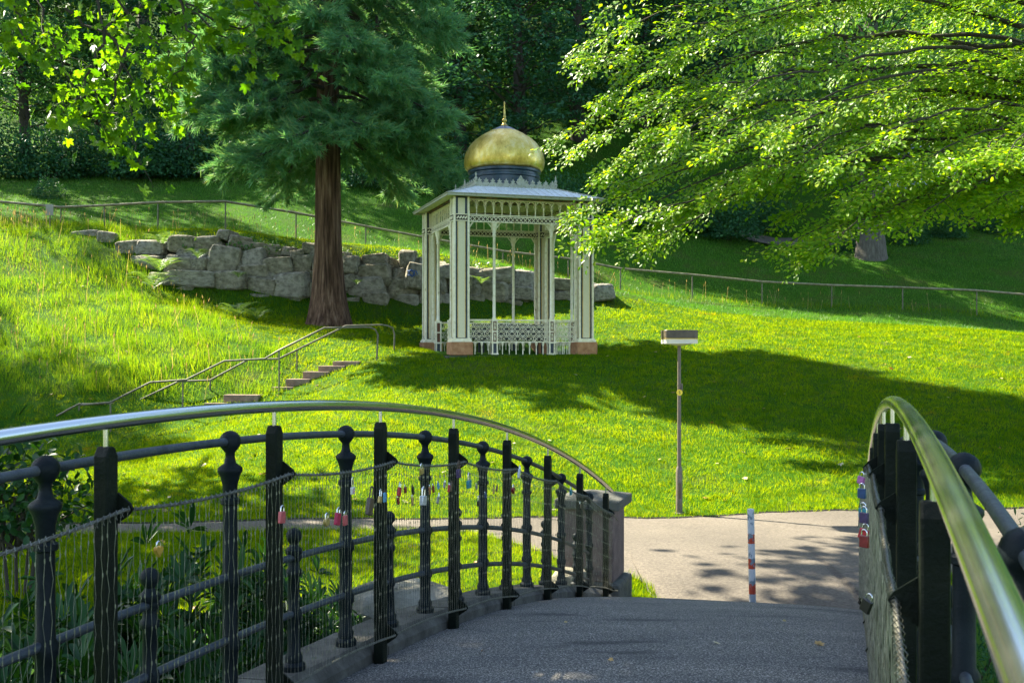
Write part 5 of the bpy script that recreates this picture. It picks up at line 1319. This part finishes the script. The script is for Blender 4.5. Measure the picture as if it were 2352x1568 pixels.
# creeping plants over the wall head
n = 5200; xw = RNG.uniform(420, 1330, n); Yw = wall_Y(xw) + RNG.uniform(0.15, 1.3, n); yw = np.interp(xw, [180, 400, 700, 960, 1225, 1400], [548, 552, 578, 596, 640, 668]) + RNG.normal(4, 9, n)
keep = np.sin(xw * 0.035) + np.sin(xw * 0.011 + 1) + RNG.normal(0, 0.5, n) > 0.1; xw, Yw, yw = xw[keep], Yw[keep], yw[keep]
pos = np.stack([(xw - 1176) / FOC * Yw, Yw, CAMZ + (HORY - yw) / FOC * Yw], 1); f = RNG.normal(size=pos.shape); f[:, 2] -= 0.4; nn = RNG.normal(0, 0.5, pos.shape); nn[:, 2] += 0.6; nn[:, 1] -= 0.5
me = crown_mesh('creeping_plants', [stamp(pos, frames(f, nn), RNG.uniform(0.07, 0.17, len(pos)), *T_RHOMB)]); o = link('creeping_plants', me, M['fern']); tag(o, 'low creeping plants spilling over the head of the boulder wall', 'plants', kind='stuff')

# ------------------------------------------------------------------ grass
def in_view(X, Y, m=60):
    px = 1176 + X / Y * FOC; return (px > -m * 3) & (px < 2352 + m * 3)
def blades(name, X, Y, h, w, mat, label, lean=0.45, sink=0.01, z=None):
    n = len(X); Z = (H(X, Y) if z is None else z) - sink
    a = RNG.uniform(0, 2 * math.pi, n); b = RNG.normal(0, 1.1, n) + 3.0 * np.sin(X * 1.3 + 2 * np.sin(Y * 0.9)) + 2.0 * np.sin(Y * 2.1 + X); k = np.abs(RNG.normal(0, lean, n)) * h
    bx, by = np.cos(a) * w / 2, np.sin(a) * w / 2
    V = np.empty((n, 3, 3), np.float32); V[:, 0] = np.stack([X - bx, Y - by, Z], 1); V[:, 1] = np.stack([X + bx, Y + by, Z], 1); V[:, 2] = np.stack([X + np.cos(b) * k, Y + np.sin(b) * k, Z + h], 1)
    o = link(name, np_mesh(name, V.reshape(-1, 3), np.arange(n * 3).reshape(n, 3)), mat); tag(o, label, 'grass', kind='stuff'); return o
def scatter(n, y0, y1, pw=1.0):
    u = RNG.random(n); Y = y0 * (y1 / y0) ** u if pw == 1 else y0 + (y1 - y0) * u ** pw
    X = (RNG.uniform(-150, 2500, n) - 1176) / FOC * Y; return X, Y
def tall_mask(X, Y): return (Y > 25.6) & (X < -6.3 - (Y - 27.5) * 0.66 + 0.5 * np.sin(Y * 2.1) + 0.25 * np.sin(X * 5)) & (Y < 37.6)
def gaz_mask(X, Y):
    c, s = math.cos(R_(17)), math.sin(R_(17)); a = (X + 0.21) * c + (Y - 28.8) * s; b = -(X + 0.21) * s + (Y - 28.8) * c
    return (np.abs(a) < HS + 0.47) & (np.abs(b) < HS + 0.47)
X, Y = scatter(620000, 11.0, 37.5)
bt_ = BN.x * X + BN.y * Y; along = BU.x * X + BU.y * Y
ok = ~on_path(X, Y, 0.0) & ~gaz_mask(X, Y) & ~tall_mask(X, Y) & ~((Y < 10.8) & (X > -2.5)) & ~((along < 10.5) & (bt_ > NL - 0.5) & (bt_ < NR + 0.6))
wallx = 1176 + X / Y * FOC; ok &= ~((wallx > 380) & (wallx < 1400) & (Y > wall_Y(wallx) - 0.2) & (Y < wall_Y(wallx) + 1.0))
X, Y = X[ok], Y[ok]; big = 1 + 0.6 * np.sin(X * 1.7 + Y * 0.6) * np.sin(Y * 1.9 - X * 0.4)
far_edge = (np.abs(Y - far_y(X)) < 0.12) | (np.abs(Y - near_y(X)) < 0.2)
hh = RNG.uniform(0.022, 0.075, len(X)) * (0.75 + 0.35 * big) * np.where(far_edge, 1.5, 1.0)
blades('lawn_grass', X, Y, hh, 0.0085 * (Y / 14) ** 0.9, M['grass'], 'mown lawn grass around the knoll and beside the path', 0.6)
X, Y = scatter(46000, 11.0, 37.5); bt_ = BN.x * X + BN.y * Y; along = BU.x * X + BU.y * Y; wallx = 1176 + X / Y * FOC
ok = ~on_path(X, Y, 0.03) & ~gaz_mask(X, Y) & ~tall_mask(X, Y) & ~((Y < 10.8) & (X > -2.5)) & ~((along < 10.7) & (bt_ > NL - 0.7) & (bt_ < NR + 0.8)) & ~((wallx > 380) & (wallx < 1400) & (Y > wall_Y(wallx) - 0.2) & (Y < wall_Y(wallx) + 1.0))
X, Y = X[ok], Y[ok]; n_ = len(X); X = np.repeat(X, 6) + RNG.normal(0, 0.035, n_ * 6); Y = np.repeat(Y, 6) + RNG.normal(0, 0.035, n_ * 6); hh = np.repeat(RNG.uniform(0.05, 0.12, n_), 6) * RNG.uniform(0.6, 1, n_ * 6)
blades('lawn_tufts', X, Y, hh, 0.011 * (Y / 14) ** 0.9, M['grass'], 'taller grass tufts and clover standing out of the mown lawn', 0.75)
X, Y = scatter(230000, 25.4, 38.2, 1.0); X = X[:]; ok = tall_mask(X, Y); X, Y = X[ok], Y[ok]
cl = 0.5 + 0.5 * np.sin(X * 2.3 + 1.1 * np.sin(Y * 1.7)) * np.sin(Y * 2.9 + X)
blades('meadow_grass', X, Y, RNG.uniform(0.09, 0.32, len(X)) * (0.35 + 1.0 * cl), RNG.uniform(0.008, 0.016, len(X)), M['tall_grass'], 'long sunlit meadow grass on the left slope', 0.45)
# the same kind of long grass at the wall foot and under the railing
X1, Y1 = scatter(60000, 31.5, 43, 1.0); px = 1176 + X1 / Y1 * FOC
wf = (px > 390) & (px < 900) & (Y1 > wall_Y(px) - 2.6) & (Y1 < wall_Y(px) - 0.15); rr = np.abs(Y1 - np.interp(px, [q[0] for q in RAILPTS], [q[3] for q in RAILPTS])) < 0.5
ok = wf | rr; X1, Y1 = X1[ok], Y1[ok]
blades('rough_grass', X1, Y1, RNG.uniform(0.08, 0.26, len(X1)), RNG.uniform(0.010, 0.018, len(X1)), M['grass'], 'rough uncut grass along the boulder wall and the hillside railing', 0.45)
X, Y = scatter(190000, 37.3, 64, 1.0); X, Y = X, Y
blades('hillside_grass', X, Y, RNG.uniform(0.05, 0.13, len(X)), 0.016 * (Y / 40), M['hillgrass'], 'thin shaded grass on the hillside above the railing', 0.6)
# stalks with seed heads
X, Y = scatter(5200, 25.6, 38.0, 1.0); ok = tall_mask(X, Y); X, Y = X[ok][:220], Y[ok][:220]
X2, Y2 = scatter(2500, 37.0, 42.5, 1.0); px = 1176 + X2 / Y2 * FOC; ok = (np.abs(Y2 - np.interp(px, [q[0] for q in RAILPTS], [q[3] for q in RAILPTS])) < 0.7); X, Y = np.append(X, X2[ok][:160]), np.append(Y, Y2[ok][:160])
lx = (RNG.uniform(-20, 130, 60) - 1176) / FOC * 36.3; X, Y = np.append(X, lx), np.append(Y, RNG.uniform(35.6, 36.8, 60))
parts = []; Z = H(X, Y); nst = len(X); hs_ = RNG.uniform(0.35, 0.75, nst); la = RNG.uniform(0, 6.28, nst); lk = np.abs(RNG.normal(0, 0.22, nst)) * hs_
tip = np.stack([X + np.cos(la) * lk, Y + np.sin(la) * lk, Z + hs_], 1); bs = np.stack([X, Y, Z], 1); d = norm(tip - bs); s = norm(np.cross(d, RNG.normal(size=d.shape)))
V = np.stack([bs - s * 0.004, bs + s * 0.004, tip + s * 0.003, tip - s * 0.003], 1).reshape(-1, 3); i4 = np.arange(nst)[:, None] * 4
parts.append((V, np.concatenate([i4 + np.array([0, 1, 2]), i4 + np.array([0, 2, 3])])))
for k in range(3): parts.append(stamp(tip - d * 0.10, frames(d, np.cross(d, s) * math.cos(k) + s * math.sin(k)), RNG.uniform(0.10, 0.17, nst), np.array([(0, 0, 0), (0.5, 0.09, 0), (1, 0, 0), (0.5, -0.09, 0)]), T_RHOMB[1]))
V, F = merge(parts); o = link('seed_stalks', np_mesh('seed_stalks', V, F), M['seed']); tag(o, 'dry grass stalks with pale seed heads in the meadow', 'grass', kind='stuff')
# fallen leaves
X, Y = scatter(420, 11, 34, 1.0); ok = ~gaz_mask(X, Y); X, Y = X[ok], Y[ok]; Z = H(X, Y) + 0.035
pos = np.stack([X, Y, Z], 1); keep = ~on_path(X, Y, 0) & (RNG.random(len(X)) < 0.6); pos = pos[keep]
tt = RNG.uniform(2.8, 7.2, 9); nn_ = RNG.uniform(NL + 0.25, NR - 0.1, 9); dk = np.array([tuple(bp(a, b, deck_z(a, b) + 0.006)) for a, b in zip(tt, nn_)])
allp = np.concatenate([pos, dk]); f = RNG.normal(size=allp.shape); f[:, 2] *= 0.15; nn = RNG.normal(0, 0.22, allp.shape); nn[:, 2] += 1
sz = np.concatenate([RNG.uniform(0.05, 0.11, len(pos)), RNG.uniform(0.02, 0.06, len(dk))])
V, F = stamp(allp, frames(f, nn), sz, *T_PALM); o = link('fallen_leaves', np_mesh('fallen_leaves', V, F), M['litter']); tag(o, 'dry fallen leaves scattered over lawn and bridge', 'leaves', kind='stuff')

# ------------------------------------------------------------------ pale house glimpsed through the beech
q = P(2145, 470, 76); q.z = h1(q.x, q.y)
hs = thing('house', 'pale house glimpsed through the beech leaves at right', 'house', (q.x, q.y, q.z - 0.2), 0.1)
wl = surf('pale_render', [(0.4, (0.55, 0.58, 0.64)), (0.6, (0.68, 0.70, 0.74))], 2, 0.9); gl = surf('window_glass', [(0.5, (0.05, 0.08, 0.12))], 2, 0.15)
MB().box((0, 0, 2.4), (10, 7, 5.2)).build('wall', wl, hs)
m = MB(); m.add([(-5.4, -3.9, 4.9), (5.4, -3.9, 4.9), (5.4, 3.9, 4.9), (-5.4, 3.9, 4.9), (-5.4, 0, 7.6), (5.4, 0, 7.6)], [(0, 1, 5, 4), (2, 3, 4, 5), (1, 2, 5), (3, 0, 4)]); m.build('roof', surf('roof_tile', [(0.4, (0.12, 0.06, 0.05)), (0.6, (0.2, 0.1, 0.08))], 3, 0.9), hs)
for x in (-3.4, -1.1, 1.2, 3.5):
    for z in (1.5, 3.7):
        w = MB().box((x, -3.52, z), (1.1, 0.08, 1.3)).build('window', wl, hs); MB().box((x, -3.57, z), (0.9, 0.04, 1.1)).build('pane', gl, w)
# ------------------------------------------------------------------ padlocks
MESHN_L = NL + 0.068 + 0.016; MESHN_R = NR - 0.068 - 0.016
def on_net(x, nl):
    a = (x - 1176) / FOC; Y = -nl / (BU.x - BN.x * a) if False else nl / (BN.x * a + BN.y)
    return Y
M['shackle'] = surf('chrome_shackle', [(0.4, (0.50, 0.50, 0.50)), (0.6, (0.70, 0.70, 0.70))], 30, 0.25, metal=1.0)
M['shackle_dark'] = surf('rusty_shackle', [(0.4, (0.06, 0.04, 0.03)), (0.6, (0.13, 0.08, 0.05))], 30, 0.6, metal=0.4)
LC = {}
def lcol(name, c, metal=0.25, rough=0.35):
    if name not in LC: LC[name] = surf('padlock_' + name, [(0.3, tuple(k * 0.6 for k in c)), (0.7, c)], 80, rough, metal=metal)
    return LC[name]
COLS = {'brass': (0.50, 0.36, 0.12), 'gold': (0.62, 0.36, 0.07), 'red': (0.42, 0.012, 0.03), 'pink': (0.52, 0.10, 0.11), 'magenta': (0.45, 0.015, 0.07), 'darkred': (0.20, 0.015, 0.02), 'blue': (0.10, 0.30, 0.50), 'teal': (0.01, 0.20, 0.27), 'navy': (0.01, 0.05, 0.16), 'silver': (0.58, 0.60, 0.62),
        'grey': (0.24, 0.24, 0.22), 'black': (0.02, 0.018, 0.015), 'brown': (0.09, 0.06, 0.04), 'purple': (0.05, 0.025, 0.10), 'copper': (0.45, 0.20, 0.10), 'white': (0.66, 0.64, 0.62), 'violet': (0.40, 0.12, 0.36)}
def padlock(x, y, wpx, col, label, tilt=0.0, ratio=1.0, yaw=0.0, kind='box', nl=None, dark=False, sh=1.0, side=1, spots=False):
    nl = MESHN_L if nl is None else nl
    Y = on_net(x, nl); c = P(x, y, Y); w = wpx * Y / FOC; w = min(max(w, 0.02), 0.075); h = w * ratio; d = w * 0.38
    o = thing('padlock', label, 'padlock', c, 0, 'padlocks on the wire net')
    # local x along the bridge, y inward
    R0 = Matrix.Rotation(math.pi / 2 - BA + (math.pi if side < 0 else 0) + yaw, 4, 'Z') @ Matrix.Rotation(tilt, 4, 'Y')
    o.matrix_world = Matrix.Translation(c + BN * (0.012 * side)) @ R0
    m = MB(); mat = lcol(col, COLS[col], 0.55 if col in ('brass', 'silver', 'copper', 'gold') else 0.2)
    if kind == 'heart':
        poly = []
        for k in range(28):
            a = 2 * math.pi * k / 28; poly.append((w * 0.031 * 16 * math.sin(a) ** 3, w * 0.034 * (13 * math.cos(a) - 5 * math.cos(2 * a) - 2 * math.cos(3 * a) - math.cos(4 * a))))
        m.prism(poly[::-1], (0, 0, 0), (1, 0, 0), (0, 0, 1), d); top = h * 0.30; sw = w * 0.26
    elif kind == 'round':
        m.prism([(w / 2 * math.cos(2 * math.pi * k / 24), w / 2 * math.sin(2 * math.pi * k / 24)) for k in range(24)], (0, 0, 0), (1, 0, 0), (0, 0, 1), d); top = w * 0.42; sw = w * 0.30
    else: m.box((0, 0, 0), (w, d, h)); top = h / 2; sw = w * 0.31
    m.build('body', mat, o, smooth=40, bevel=w * 0.07)
    s_ = MB(); r = w * 0.075; pts = [(-sw, 0, top - 0.1 * h), (-sw, 0, top + 0.30 * w * sh)] + [(-sw * math.cos(a), 0, top + 0.30 * w * sh + sw * math.sin(a)) for a in np.linspace(0.3, math.pi - 0.3, 7)] + [(sw, 0, top + 0.30 * w * sh), (sw, 0, top - 0.1 * h)]
    s_.tube(pts, r, 7).build('shackle', M['shackle_dark'] if dark else M['shackle'], o, smooth=60)
    k_ = MB(); k_.lathe([(w * 0.10, -0.002), (w * 0.10, 0.002)], (0, 0, 0), 10)
    k_.v = [(a, b2 * 0 + (d / 2 + 0.001 + c2) * 1.0, b2) for a, b2, c2 in k_.v]; k_.build('keyhole_plate', M['shackle'], o)
    if spots:
        f_ = MB()
        for a, b2 in ((-0.25, 0.2), (0.2, 0.25), (0.0, -0.05), (-0.22, -0.28), (0.27, -0.2)): f_.prism([(w * (a + 0.09 * math.cos(q)), w * (b2 + 0.09 * math.sin(q))) for q in np.linspace(0, 6.28, 7)[:-1]], (0, -d / 2 - 0.001, 0), (1, 0, 0), (0, 0, 1), 0.002)
        f_.build('printed_dots', lcol('pink', COLS['pink']), o)
    return o
def q1(zx, zy, w): return ((840 + zx / 4.2) * .91875, (1100 + zy / 4.2) * .91875, w / 4.2 * .91875)
def q2(zx, zy, w): return ((zx / 2.099) * .91875, (960 + zy / 2.099) * .91875, w / 2.099 * .91875)
def q3(zx, zy, w): return ((2140 + zx / 4.61) * .91875, (960 + zy / 4.61) * .91875, w / 4.61 * .91875)
locks = [
 (q2(815, 872, 58), 'gold', 'gold heart-shaped padlock low on the net between the first square posts', dict(kind='heart')),
 (q2(1465, 697, 50), 'pink', 'salmon red padlock hanging in front of the second square post', dict(ratio=1.25, tilt=0.12)),
 (q2(1700, 722, 46), 'brass', 'small round brass padlock left of the magenta one', dict(kind='round', tilt=0.1)),
 (q2(1758, 706, 46), 'magenta', 'magenta padlock just left of a dusty red padlock', dict(ratio=1.4, tilt=0.25)),
 (q1(70, 838, 72), 'pink', 'dusty red padlock right of the magenta one at a ball post', dict(ratio=1.45)),
 (q1(150, 527, 66), 'white', 'white padlock with printed dots hung by a long shackle on the ball post', dict(ratio=1.15, sh=4.2, spots=True)),
 (q1(330, 695, 112), 'brown', 'biggest padlock, dark brown and rusty with a tall shackle', dict(ratio=1.6, tilt=0.27, dark=True, sh=2.6)),
 (q1(437, 622, 62), 'brass', 'brass padlock with tall chrome shackle left of the light blue one', dict(ratio=1.15, tilt=0.22, sh=3.0)),
 (q1(487, 597, 50), 'blue', 'light blue padlock in front of the third square post', dict(ratio=2.0, dark=True)),
 (q1(640, 540, 62), 'red', 'bright red padlock right of the third square post', dict(ratio=1.55, tilt=0.3, sh=2.0)),
 (q1(705, 520, 44), 'darkred', 'small dark red padlock beside the bright red one', dict(ratio=1.4, tilt=-0.3)),
 (q1(630, 636, 40), 'darkred', 'small dark red padlock below the bright red one', dict(ratio=1.7, tilt=-0.45)),
 (q1(785, 528, 34), 'black', 'narrow black padlock above the small brass one', dict(ratio=2.2, tilt=-0.3, dark=True)),
 (q1(780, 640, 30), 'brass', 'narrow brass padlock left of the big silver one', dict(ratio=2.2)),
 (q1(892, 632, 110), 'silver', 'large silver padlock right of the bright red one', dict(ratio=0.92, tilt=0.12, sh=1.8)),
 (q1(876, 322, 74), 'brass', 'brass padlock clipped high on the net rope', dict(ratio=0.9, tilt=-0.1)),
 (q1(965, 527, 38), 'copper', 'copper padlock on the ball post right of the silver one', dict(ratio=2.0, tilt=-0.15)),
 (q1(1000, 512, 34), 'darkred', 'small dark red padlock touching the copper one', dict(ratio=1.8, tilt=-0.2)),
 (q1(1048, 628, 40), 'grey', 'grey padlock tilted away below the copper one', dict(ratio=1.9, tilt=0.5, sh=3)),
 (q1(1052, 478, 28), 'blue', 'tiny blue padlock right of the copper one', dict(ratio=1.5, tilt=-0.3)),
 (q1(1118, 470, 34), 'grey', 'small grey padlock left of the tilted red one', dict(ratio=1.6, tilt=0.3)),
 (q1(1163, 505, 36), 'red', 'tilted red padlock left of the fourth square post', dict(ratio=2.0, tilt=0.3)),
 (q1(1187, 490, 34), 'brown', 'slim brown padlock at the edge of the fourth square post', dict(ratio=2.4, tilt=0.35, dark=True)),
 (q1(1268, 348, 84), 'purple', 'dark purple padlock on the rope at the fourth square post', dict(ratio=1.1, dark=True, sh=2.4)),
 (q1(1375, 460, 82), 'teal', 'teal padlock right of the fourth square post', dict(ratio=1.0, sh=2.2)),
 (q1(1455, 490, 36), 'grey', 'small grey padlock right of the teal one', dict(ratio=1.5, tilt=-0.35)),
 (q1(1477, 660, 56), 'black', 'black padlock with thin chrome shackle below the teal one', dict(ratio=1.0, sh=2.0)),
 (q1(1550, 580, 26), 'navy', 'tiny dark blue padlock on the ball post right of the black one', dict(ratio=1.5, tilt=-0.4)),
 (q1(1635, 525, 32), 'brass', 'narrow brass padlock between ball post and fifth square post', dict(ratio=2.2, dark=True)),
 (q1(1668, 508, 34), 'brown', 'brown padlock tilted beside a narrow brass one', dict(ratio=1.8, tilt=0.7, dark=True)),
 (q1(1843, 522, 68), 'darkred', 'red-brown heart padlock in front of the fifth square post', dict(kind='heart')),
 (q1(1905, 352, 50), 'silver', 'silver padlock tilted on the rope at the fifth square post', dict(ratio=1.9, tilt=0.3, sh=2.0)),
 (((1308), (1130), 12), 'teal', 'far small blue padlock near the bridge-end pillar', dict(ratio=1.0)),
 (((1329), (1161), 9), 'black', 'far tiny black padlock in front of the bridge-end pillar', dict(ratio=1.0)),
]
for (x, y, w), col, lab, kw in locks: padlock(x, y, w, col, lab, **kw)
# cluster on the nearer railing: placed along the rope on the deck side
tcl = 4.9
for t, dz, col, lab, kw in ((4.9, 0.33, 'violet', 'pink padlock topmost in the cluster on the nearer railing', dict(tilt=0.2)), (4.55, 0.37, 'navy', 'dark blue padlock in the cluster on the nearer railing', dict(ratio=1.2)), (4.1, 0.41, 'teal', 'teal padlock in the cluster on the nearer railing', dict(ratio=1.05)), (3.85, 0.40, 'purple', 'purple padlock in the cluster on the nearer railing', dict(ratio=1.1)),
                           (4.0, 0.475, 'red', 'red padlock lowest in the cluster on the nearer railing', dict(ratio=1.1, tilt=0.3)), (3.8, 0.475, 'darkred', 'dark red padlock behind the lowest red one on the nearer railing', dict(ratio=1.2)), (3.35, 0.60, 'black', 'black padlock alone below the cluster on the nearer railing', dict(ratio=1.2, tilt=0.4)), (4.3, 0.45, 'brass', 'brass padlock half hidden in the cluster on the nearer railing', dict())):
    c = bp(t, NR - 0.068 - 0.02, rail_z(t, NR) - dz)
    x = 1176 + c.x / c.y * FOC; y = HORY - (c.z - CAMZ) / c.y * FOC
    padlock(x, y, 0.034 * FOC / c.y, col, lab, nl=NR - 0.088, side=-1, yaw=random.uniform(0.5, 1.1), **kw)
